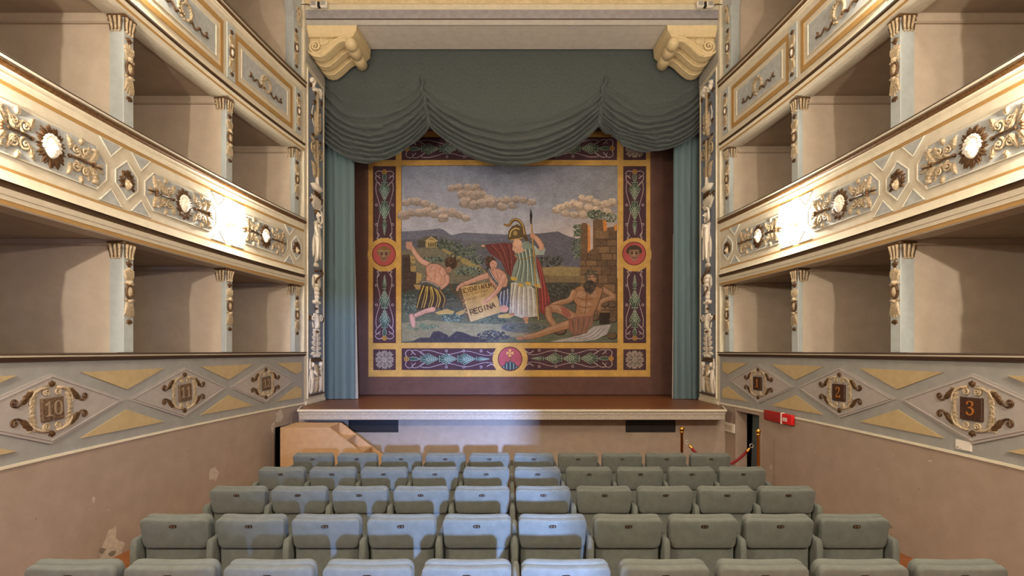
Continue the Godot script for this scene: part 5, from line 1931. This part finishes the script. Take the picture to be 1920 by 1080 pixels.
func parapet_two(s: int, near: String) -> void:
	var t := thing("balcony_parapet", W(s, 5.0, 0, 1.7), "cream balcony front with octagonal sun-face panels along the middle boxes, " + near, "balcony")
	var inv := Transform3D(Basis.IDENTITY, -t.position)
	var d0 := 1.3
	var d1 := 9.0
	var parts := [
		["field", [Vector2(0, 1.44), Vector2(0, 2.09)], M.cream],
		["gold_line", [Vector2(0.0, 2.088), Vector2(0.006, 2.09), Vector2(0.006, 2.118), Vector2(0.014, 2.12)], M.gold_paint],
		["upper_fascia", [Vector2(0.014, 2.12), Vector2(0.016, 2.165), Vector2(0.022, 2.168), Vector2(0.022, 2.178), Vector2(0.016, 2.18), Vector2(0.018, 2.212), Vector2(0.03, 2.22)], M.cream_pale],
		["gilt_roll", [Vector2(0.03, 2.22), Vector2(0.044, 2.226), Vector2(0.055, 2.24), Vector2(0.057, 2.255), Vector2(0.05, 2.27), Vector2(0.04, 2.276)], M.gilt_rail],
		["rail_bead", [Vector2(0.04, 2.276), Vector2(0.06, 2.28), Vector2(0.066, 2.29), Vector2(0.06, 2.298)], M.cream],
		["rail_top", [Vector2(0.06, 2.298), Vector2(0.064, 2.304), Vector2(0.058, 2.311), Vector2(-0.16, 2.311), Vector2(-0.16, 1.15)], M.rail_dark],
		["gold_line", [Vector2(0.0, 1.452), Vector2(0.006, 1.45), Vector2(0.006, 1.424), Vector2(0.01, 1.422)], M.gold_paint],
		["lower_fascia", [Vector2(0.01, 1.422), Vector2(0.012, 1.365), Vector2(0.02, 1.362), Vector2(0.02, 1.352), Vector2(0.03, 1.345), Vector2(0.05, 1.34), Vector2(0.052, 1.328)], M.cream_pale],
		["dark_moulding", [Vector2(0.052, 1.328), Vector2(0.03, 1.322), Vector2(0.016, 1.305), Vector2(0.016, 1.285), Vector2(0.03, 1.276)], M.rail_brown],
		["architrave", [Vector2(0.03, 1.276), Vector2(0.036, 1.27), Vector2(0.03, 1.225), Vector2(0.022, 1.222), Vector2(0.022, 1.185)], M.cream],
		["gold_line", [Vector2(0.022, 1.185), Vector2(0.018, 1.184), Vector2(0.016, 1.15)], M.gold_paint],
		["soffit", [Vector2(0.016, 1.15), Vector2(0.0, 1.138), Vector2(-0.2, 1.138), Vector2(-0.2, 1.165)], M.cream]]
	for p in parts:
		var st := mb()
		sweep(st, s, d0, d1, p[1])
		obj(p[0], st, p[2], t).transform = inv
	for k in 4:
		var dm := (tip(k) + tip(k + 1)) * 0.5
		var o := placed("octagon_panel", T.octo_plate, M.stone_blue, t, inv * wall_frame(s, dm, 0.006, 1.76))
		obj("panel_frame", T.octo_frame, M.cream_pale, o)
		if k < 3:
			obj("sun_rays", T.sun_rays, M.bronze, o)
			obj("sun_face", T.sun_face, M.ornament_white, o)
			for e in [0.0, PI]:
				var q := obj("acanthus_scrolls", T.scrolls, M.ornament, o)
				q.rotation.z = e
				q = obj("flower_stem", T.stem, M.bronze, o)
				q.rotation.z = e
	for k in 5:
		var d := tip(k)
		if k % 2 == 0:
			var o := placed("hexagon_panel", T.hexa_plate, M.stone_blue, t, inv * wall_frame(s, d, 0.004, 1.76))
			obj("panel_frame", T.hexa_frame, M.cream_pale, o)
			if k < 4:
				obj("small_face", T.small_face, M.ornament, o)
				obj("curls", T.curls, M.bronze, o)
		for e in [-1, 1]:
			if k == 0 and e == 1:
				continue
			for up in [0, 1]:
				var q := placed("triangle_panel", T["tri%d" % up], M.stone_blue, t, inv * wall_frame(s, d + 0.2 * e, 0.003, 2.085 if up else 1.46))
				obj("panel_frame", T["tri%d_frame" % up], M.cream_pale, q)

func parapet_three(s: int, near: String) -> void:
	var t := thing("balcony_parapet", W(s, 5.0, 0, 4.1), "cream balcony front with gold-framed wreath panels along the topmost boxes, " + near, "balcony")
	var inv := Transform3D(Basis.IDENTITY, -t.position)
	var parts := [
		["field", [Vector2(0, 3.66), Vector2(0, 4.56)], M.cream],
		["upper_fascia", [Vector2(0.0, 4.56), Vector2(0.016, 4.565), Vector2(0.016, 4.6), Vector2(0.03, 4.61)], M.cream_pale],
		["dark_roll", [Vector2(0.03, 4.61), Vector2(0.046, 4.618), Vector2(0.05, 4.64), Vector2(0.036, 4.655)], M.gilt_rail],
		["rail_bead", [Vector2(0.036, 4.655), Vector2(0.056, 4.662), Vector2(0.05, 4.675)], M.cream],
		["rail_top", [Vector2(0.05, 4.675), Vector2(0.064, 4.682), Vector2(0.06, 4.71), Vector2(-0.16, 4.71), Vector2(-0.16, 3.5)], M.rail_brown],
		["lower_fascia", [Vector2(0.0, 3.66), Vector2(0.02, 3.655), Vector2(0.022, 3.64), Vector2(0.045, 3.632), Vector2(0.048, 3.622)], M.cream_pale],
		["dark_moulding", [Vector2(0.048, 3.622), Vector2(0.026, 3.614), Vector2(0.014, 3.6), Vector2(0.028, 3.586)], M.rail_brown],
		["architrave", [Vector2(0.028, 3.586), Vector2(0.034, 3.58), Vector2(0.026, 3.545), Vector2(0.02, 3.543)], M.cream_pale],
		["gold_line", [Vector2(0.02, 3.543), Vector2(0.014, 3.515)], M.gold_paint],
		["soffit", [Vector2(0.014, 3.515), Vector2(-0.04, 3.492), Vector2(-0.1, 3.485), Vector2(-0.22, 3.485), Vector2(-0.24, 3.51)], M.cream]]
	for p in parts:
		var st := mb()
		sweep(st, s, 1.3, 9.0, p[1])
		obj(p[0], st, p[2], t).transform = inv
	for k in 4:
		var dm := (tip(k) + tip(k + 1)) * 0.5 + 0.02
		var st := mb()
		var w := 0.745
		var gold_f := mb()
		for b in [[-w, -0.355, w, -0.285], [-w, 0.285, w, 0.355], [-w, -0.285, -w + 0.07, 0.285], [w - 0.07, -0.285, w, 0.285]]:
			box(gold_f, Vector3(b[0], b[1], -0.01), Vector3(b[2], b[3], 0.012), 0.003)
		var fr := placed("gold_frame", gold_f, M.gold_paint, t, inv * wall_frame(s, dm, 0.006, 4.1))
		st = mb()
		box(st, Vector3(-w + 0.16, -0.2, 0.0), Vector3(w - 0.16, 0.2, 0.006))
		var pl := obj("wreath_panel", st, M.stone_blue, fr)
		st = mb()
		frame_line(st, PackedVector2Array([Vector2(-w + 0.15, -0.21), Vector2(w - 0.15, -0.21), Vector2(w - 0.15, 0.21), Vector2(-w + 0.15, 0.21)]), 0.014, 0.014)
		obj("inner_moulding", st, M.cream_pale, fr)
		if k < 3:
			obj("wreath", T.wreath, M.ornament, pl).position.z = 0.006
			for e in [-1, 1]:
				obj("ribbon", T["ribbon%d" % e], M.bronze, pl).position.z = 0.006
	for k in 4:
		var st := mb()
		box(st, Vector3(-0.085, -0.38, -0.01), Vector3(0.085, 0.38, 0.008))
		var o := placed("drop_panel", st, M.pillar, t, inv * wall_frame(s, tip(k) + 0.06, 0.004, 4.12))
		for q in drop_parts(M.ornament_white):
			var c := obj(q[0], q[1], q[2], o)
			c.position.z = 0.008
			c.scale = Vector3(0.95, 0.95, 0.95)

func build_pillar(s: int, k: int, h0: float, h1: float, tier: String, near: String) -> void:
	var nth: String = ["next to the stage", "second from the stage", "third from the stage", "fourth from the stage"][k]
	var tf := wall_frame(s, tip(k) + 0.075, -0.03, h0)
	var t := Node3D.new()
	t.name = numbered("box_pillar")
	add_child(t)
	t.transform = tf
	tag(t, "pale blue-grey pillar of the %s, %s, %s" % [tier, nth, near], "pillar")
	var hh := h1 - h0
	var st := mb()
	box(st, Vector3(-0.07, 0, -0.15), Vector3(0.07, hh - 0.02, 0.0), 0.006)
	obj("shaft", st, M.pillar, t)
	var cap := Node3D.new()
	cap.name = "capital"
	t.add_child(cap)
	cap.position = Vector3(0, hh - 0.03, 0)
	st = mb()
	box(st, Vector3(-0.088, -0.0, -0.168), Vector3(0.088, 0.03, 0.024), 0.005)
	obj("abacus", st, M.bronze, cap)
	for f in [[Vector3(0, 0, 0.0), 0.0], [Vector3(0.07 * s, 0, -0.075), PI / 2 * s]]:
		for q in [["fluted_tongues", T.capital_light, M.ornament], ["volutes", T.capital_dark, M.bronze]]:
			var o := obj(q[0], q[1], q[2], cap)
			o.position = f[0]
			o.rotation.y = f[1]
			o.scale = Vector3(0.9, 1.0, 0.75)
	var mid := hh * 0.5 + 0.06
	for q in drop_parts(M.ornament):
		obj(q[0], q[1], q[2], t).position = Vector3(0, mid, 0)

func build_top_pillar(s: int, near: String) -> void:
	# the topmost boxes are arched; only the foot of the first arch shows beside the stage
	var tf := wall_frame(s, tip(0) + 0.075, -0.03, 4.71)
	var t := Node3D.new()
	t.name = numbered("box_pillar")
	add_child(t)
	t.transform = tf
	tag(t, "pale blue-grey arched pillar of the topmost boxes next to the stage, " + near, "pillar")
	var st := mb()
	box(st, Vector3(-0.1, 0, -0.15), Vector3(0.13, 1.5, 0.0), 0.006)
	obj("shaft", st, M.pillar, t)
	st = mb()
	var rings := []
	for i in 13:
		var a := PI * 0.5 * i / 12.0
		var r := 0.8
		var c := Vector2(s * (-0.1 - r) * -1.0, 1.0)
		var dir := -1.0 if s > 0 else 1.0
		var q := Vector2(c.x - s * cos(a) * r, c.y + sin(a) * r * 0.8)
		var q2 := Vector2(c.x - s * cos(a) * (r + 0.09), c.y + sin(a) * (r + 0.09) * 0.8 + 0.02)
		rings.append([Vector3(q.x, q.y, 0.01), Vector3(q2.x, q2.y, 0.01), Vector3(q2.x, q2.y, -0.15), Vector3(q.x, q.y, -0.15)])
	loft(st, rings, true, true)
	obj("arch_foot", st, M.stone_blue, t)
	for v in [0.5]:
		for q in drop_parts(M.ornament_white):
			obj(q[0], q[1], q[2], t).position = Vector3(0.02 * s, v, 0)
	st = mb(true)
	tube(st, spiral_points(Vector2(0.02, 1.16), 0.06, 1.4, PI / 2, 1.0, 0.02), 0.016, 0.008)
	tube(st, [Vector3(0.02, 1.22, 0.03), Vector3(0.06, 1.1, 0.03), Vector3(0.0, 0.98, 0.03), Vector3(0.04, 0.9, 0.03)], 0.02, 0.012)
	leaf(st, Vector2(0.02, 1.2), -PI / 2, 0.3, 0.09, 0.03, 0.2, 3)
	obj("scroll_corbel", st, M.ornament, t)

func build_lamp(s: int, d: float, h: float, tier: String, near: String) -> void:
	var nth := {1: "second", 2: "third", 3: "fourth", 4: "fifth", 5: "sixth"}
	var k := int(round((TIP0 - d) / BAY))
	make_lamp(wall_frame(s, d, 0.004, h), "glowing globe wall lamp on the %s balcony front at its %s pillar, %s" % [tier, nth[k], near])

func make_lamp(tf: Transform3D, label: String, strength := 1.0) -> void:
	var t := Node3D.new()
	t.name = numbered("wall_lamp")
	add_child(t)
	t.transform = tf
	tag(t, label, "lamp")
	var st := mb(true)
	dome(st, Vector2.ZERO, 0.05, 0.05, 0.02, 16)
	obj("back_plate", st, M.gold, t)
	st = mb(true)
	tube(st, [Vector3(0, 0, 0.01), Vector3(0, -0.03, 0.05), Vector3(0, -0.03, 0.1), Vector3(0, 0.0, 0.13)], 0.008, 0.01, 8)
	obj("arm", st, M.gold, t)
	var sp := SphereMesh.new()
	sp.radius = 0.05
	sp.height = 0.1
	sp.radial_segments = 20
	sp.rings = 10
	var g := obj("globe", sp, M.globe, t)
	g.position = Vector3(0, 0.045, 0.13)
	var li := OmniLight3D.new()
	li.name = "glow"
	li.light_color = LAMP_COLOR
	li.light_energy = LAMP_ENERGY * strength
	li.light_size = 0.045
	li.omni_range = 30.0
	li.omni_attenuation = 2.0
	li.shadow_enabled = true
	t.add_child(li)
	li.position = g.position

# ---------------------------------------------------------------- seats

func build_seats() -> void:
	var tilt := 0.16
	# parts are shared by all the seats
	var st := mb(true)
	slab(st, 0.51, 0.57, 0.802, 0.05, 0.04, 0.012, 0.055, 0.008, 0.0, 0.004)
	var back_panel := as_mesh(st)
	st = mb(true)
	slab(st, 0.506, 0.3, 0.81, 0.06, 0.05, 0.02, 0.04, 0.008, -0.05, 0.008)
	var back_cushion := as_mesh(st)
	st = mb(true)
	slab(st, 0.478, 0.1, 0.6, 0.05, 0.02, 0.01, 0.02, 0.0, -0.01, 0.002)
	var lower_panel := as_mesh(st)
	st = mb(true)
	slab(st, 0.47, -0.07, 0.07, 0.46, 0.05, 0.03, 0.0, 0.0, 0.0, 0.01)
	var seat_pad := as_mesh(st)
	st = mb(true)
	# armrest: a padded arch-topped cheek that runs forward from the back
	var rings := []
	for k in [[0.06, 0.93], [0.045, 1.0], [-0.36, 1.0], [-0.42, 0.985], [-0.45, 0.93]]:
		var ring := []
		for p in [[-0.024, 0.0], [-0.024, 0.6], [-0.022, 0.632], [-0.014, 0.646], [0.0, 0.65], [0.014, 0.646], [0.022, 0.632], [0.024, 0.6], [0.024, 0.0]]:
			ring.append(Vector3(p[0] * (1.0 if k[1] > 0.99 else 0.9), p[1] * (1.0 if p[1] < 0.1 else k[1]), k[0]))
		rings.append(ring)
	loft(st, rings, true, true)
	var arm := as_mesh(st)
	st = mb()
	var outline := PackedVector2Array()
	for k in 16:
		var a := TAU * k / 16.0
		outline.append(Vector2(cos(a) * 0.011 + signf(cos(a)) * 0.015, sin(a) * 0.011))
	prism(st, outline, 0.0, 0.004)
	var plate := as_mesh(st)
	st = mb()
	for e in [-1.0, 1.0]:
		box(st, Vector3(0.012 * e - 0.004, -0.006, 0.003), Vector3(0.012 * e + 0.004, 0.006, 0.0055))
	box(st, Vector3(-0.004, -0.001, 0.003), Vector3(0.004, 0.001, 0.0055))
	var mark := as_mesh(st)
	var row_words := ["front row by the stage", "second row from the stage", "third row from the stage", "fourth row from the stage", "fifth row from the stage"]
	var nth := ["first", "second", "third", "fourth", "fifth", "sixth", "seventh", "eighth", "ninth", "tenth"]
	var lean := Basis(Vector3(1, 0, 0), tilt)
	for r in 5:
		var d := 6.52 - 0.9 * r
		var cx: float = [-0.003, 0.0, 0.005, 0.02, 0.024][r]
		for c in 10:
			var x := cx + (c - 4.5) * 0.56
			var t := thing("theatre_seat", Vector3(x, EYE + floor_h(d), -d), "grey-green velvet theatre seat, %s, %s from the wooden-stair side" % [row_words[r], nth[c]], "seat", "velvet seats in rows facing the stage")
			for q in [["back_panel", back_panel], ["back_cushion", back_cushion]]:
				var o := obj(q[0], q[1], M.velvet_seat, t)
				o.transform = Transform3D(lean, Vector3(0, 0.0, -0.11))
			obj("lower_panel", lower_panel, M.velvet_seat, t).position.z = -0.03
			var sp := obj("seat_cushion", seat_pad, M.velvet_seat, t)
			sp.position = Vector3(0, 0.42, -0.3)
			for e in ([-1] if c < 9 else [-1, 1]):
				obj("armrest", arm, M.velvet_seat, t).position = Vector3(0.28 * e, 0, 0)
			var p := obj("number_plate", plate, M.plate, t, "small dark oval number plate")
			p.transform = Transform3D(lean, Vector3(0, 0.0, -0.11)) * Transform3D(Basis.IDENTITY, Vector3(0, 0.752, 0.0285))
			obj("plate_mark", mark, M.plate_mark, p)

# ---------------------------------------------------------------- stairs, rope barrier, signs

func build_small_things() -> void:
	build_stairs()
	build_rope()
	# curtain in the doorway
	var st := mb(true)
	var rows := []
	for i in 7:
		var v := i / 6.0
		var row := []
		for j in 31:
			var u := j / 30.0
			row.append(Vector3(3.95 + 0.03 * sin(u * 25.0) * (0.5 + 0.5 * v), EYE + lerpf(-0.98, -2.15, v), -lerpf(7.92, 8.4 + 0.05 * v, u)))
		rows.append(row)
	loft(st, rows, false, false)
	tag(obj("door_curtain", st, M.drape), "grey-green curtain drawn half across the low exit doorway", "curtain")
	# red emergency lamp beside the door
	var t := Node3D.new()
	t.name = numbered("alarm_lamp")
	add_child(t)
	t.transform = wall_frame(1, 7.37, 0.012, -0.955)
	tag(t, "red alarm lamp box fixed to the wall beside the exit doorway", "alarm lamp")
	st = mb(true)
	slab(st, 0.42, -0.075, 0.075, 0.05, 0.02, 0.012, 0, 0, 0.026)
	var o := obj("red_lens", st, M.red_lens, t)
	o.position.x = -0.12
	for k in 3:
		st = mb()
		box(st, Vector3(-0.3, -0.045 + k * 0.04, 0.05), Vector3(0.06, -0.04 + k * 0.04, 0.054))
		obj("lens_rib", st, M.red_lens, t)
	st = mb()
	box(st, Vector3(0.09, -0.08, 0.0), Vector3(0.11, 0.08, 0.056), 0.003)
	obj("divider", st, M.white_plastic, t)
	st = mb(true)
	slab(st, 0.22, -0.072, 0.072, 0.05, 0.015, 0.008, 0, 0, 0.026)
	o = obj("red_housing", st, M.red_box, t)
	o.position.x = 0.22
	st = mb()
	box(st, Vector3(0.14, -0.03, 0.05), Vector3(0.23, 0.02, 0.0535))
	obj("sticker", st, M.white_plastic, t)
	st = mb()
	for k in 2:
		box(st, Vector3(0.15, -0.018 + 0.017 * k, 0.0535), Vector3(0.22, -0.01 + 0.017 * k, 0.054))
	obj("sticker_print", st, M.paper_grey, t)
	# small framed notice beside the stage
	t = Node3D.new()
	t.name = numbered("wall_notice")
	add_child(t)
	t.transform = wall_frame(1, 8.72, 0.0, -1.30)
	tag(t, "small white framed notice on the wall between stage and exit doorway", "sign")
	st = mb()
	box(st, Vector3(-0.17, -0.075, 0.0), Vector3(0.17, 0.075, 0.02), 0.004)
	obj("frame", st, M.white_plastic, t)
	st = mb()
	box(st, Vector3(-0.14, -0.05, 0.018), Vector3(0.12, 0.05, 0.0225))
	obj("paper", st, M.cream_pale, t)
	st = mb()
	for k in 3:
		box(st, Vector3(-0.11, -0.028 + 0.025 * k, 0.0225), Vector3(0.09, -0.02 + 0.025 * k, 0.0235))
	obj("print", st, M.paper_grey, t)
	# blank white card at the foot of the third diamond
	t = Node3D.new()
	t.name = numbered("wall_card")
	add_child(t)
	t.transform = wall_frame(1, 4.535, 0.0, -0.835)
	tag(t, "small white card with a black tick mark below box number three", "sign")
	st = mb()
	box(st, Vector3(-0.078, -0.042, 0.0), Vector3(0.078, 0.042, 0.014), 0.002)
	obj("card", st, M.white_plastic, t)
	st = mb()
	tube(st, [Vector3(-0.066, -0.024, 0.0145), Vector3(-0.06, -0.03, 0.0145), Vector3(-0.05, -0.02, 0.0145), Vector3(-0.042, -0.024, 0.0145)], 0.003, 0.002, 5)
	box(st, Vector3(-0.035, -0.031, 0.014), Vector3(-0.01, -0.029, 0.0148))
	obj("tick_mark", st, M.black, t)

func build_stairs() -> void:
	var base := EYE + floor_h(8.0)
	var t := thing("stage_stairs", Vector3(-2.8, base, -8.05), "orange-tan wooden stairs with box platform leading up to the stage", "stairs")
	var top := EYE - 1.16 - base
	var x_l := -3.5 + 2.8
	var x_t := -2.76 + 2.8
	var x_e := -1.5 + 2.8
	for z in [[0.3, 0.26, "front_stringer"], [-0.22, -0.26, "rear_stringer"]]:
		var st := mb()
		prism(st, PackedVector2Array([Vector2(x_l, 0), Vector2(x_e, 0), Vector2(x_e, 0.03), Vector2(x_t, top), Vector2(x_l, top)]), z[1], z[0])
		obj(z[2], st, M.stair, t)
	var st := mb()
	box(st, Vector3(x_l, top - 0.03, -0.26), Vector3(x_t - 0.02, top + 0.002, 0.3), 0.003)
	obj("platform", st, M.stair, t)
	st = mb()
	box(st, Vector3(x_l, 0, -0.25), Vector3(x_l + 0.02, top - 0.03, 0.29))
	obj("end_panel", st, M.stair, t)
	for k in 5:
		var y := top - 0.19 * (k + 1)
		var x := x_t + 0.25 * k - 0.04
		st = mb()
		box(st, Vector3(x, y - 0.025, -0.22), Vector3(x + 0.29, y, 0.26))
		obj("tread", st, M.stair, t)
		st = mb()
		box(st, Vector3(x, y, -0.22), Vector3(x + 0.015, y + 0.165, 0.26))
		obj("riser", st, M.stair, t)

func build_rope() -> void:
	var spots := [Vector3(2.4, 0, -7.25), Vector3(3.36, 0, -7.0)]
	var names := ["brass rope post with ball top standing in front of the stage", "brass rope post with ball top standing by the exit doorway"]
	for i in 2:
		var p: Vector3 = spots[i]
		p.y = EYE + floor_h(-p.z)
		var t := thing("rope_post", p, names[i], "post", "brass rope posts")
		var top := EYE + (HZ - (800.0 if i == 0 else 804.0)) * -p.z / F - p.y
		var st := mb(true)
		lathe(st, [Vector2(0.0, 0.0), Vector2(0.15, 0.0), Vector2(0.155, 0.012), Vector2(0.14, 0.025), Vector2(0.05, 0.04), Vector2(0.03, 0.06), Vector2(0.0, 0.06)], 24)
		obj("base", st, M.brass, t)
		st = mb(true)
		lathe(st, [Vector2(0.019, 0.05), Vector2(0.019, top - 0.09), Vector2(0.03, top - 0.085), Vector2(0.03, top - 0.07), Vector2(0.014, top - 0.062)], 16)
		obj("pole", st, M.brass, t)
		st = mb(true)
		var prof := []
		for k in 9:
			var a := -PI / 2 + PI * k / 8.0
			prof.append(Vector2(cos(a) * 0.036, top - 0.036 + sin(a) * 0.036))
		lathe(st, prof, 16)
		obj("ball", st, M.brass, t)
	var a := P(1284, 826, 7.25) + Vector3(0.02, 0, 0)
	var b := P(1414, 833, 7.0) - Vector3(0.02, 0, 0)
	var t := thing("barrier_rope", (a + b) * 0.5, "sagging dark red velvet rope hung between two brass posts", "rope")
	var pts := []
	for k in 25:
		var u := k / 24.0
		var p := a.lerp(b, u)
		p.y -= 0.33 * 4.0 * u * (1.0 - u)
		pts.append(p - t.position)
	var st := mb(true)
	tube(st, pts.slice(2, 23), 0.02, 0.02, 10)
	obj("velvet_cord", st, M.rope, t)
	for e in [[0, 1, 2, 3], [24, 23, 22, 21]]:
		st = mb(true)
		tube(st, [pts[e[1]], pts[e[1]].lerp(pts[e[2]], 0.5), pts[e[2]]], 0.014, 0.023, 10)
		obj("brass_end", st, M.brass, t)
		st = mb(true)
		var ring := []
		for k in 13:
			var w := TAU * k / 12.0
			ring.append(pts[e[0]].lerp(pts[e[1]], 0.4) + Vector3(cos(w) * 0.025, sin(w) * 0.025, 0))
		tube(st, ring, 0.005, 0.005, 6)
		obj("snap_ring", st, M.aluminium, t)
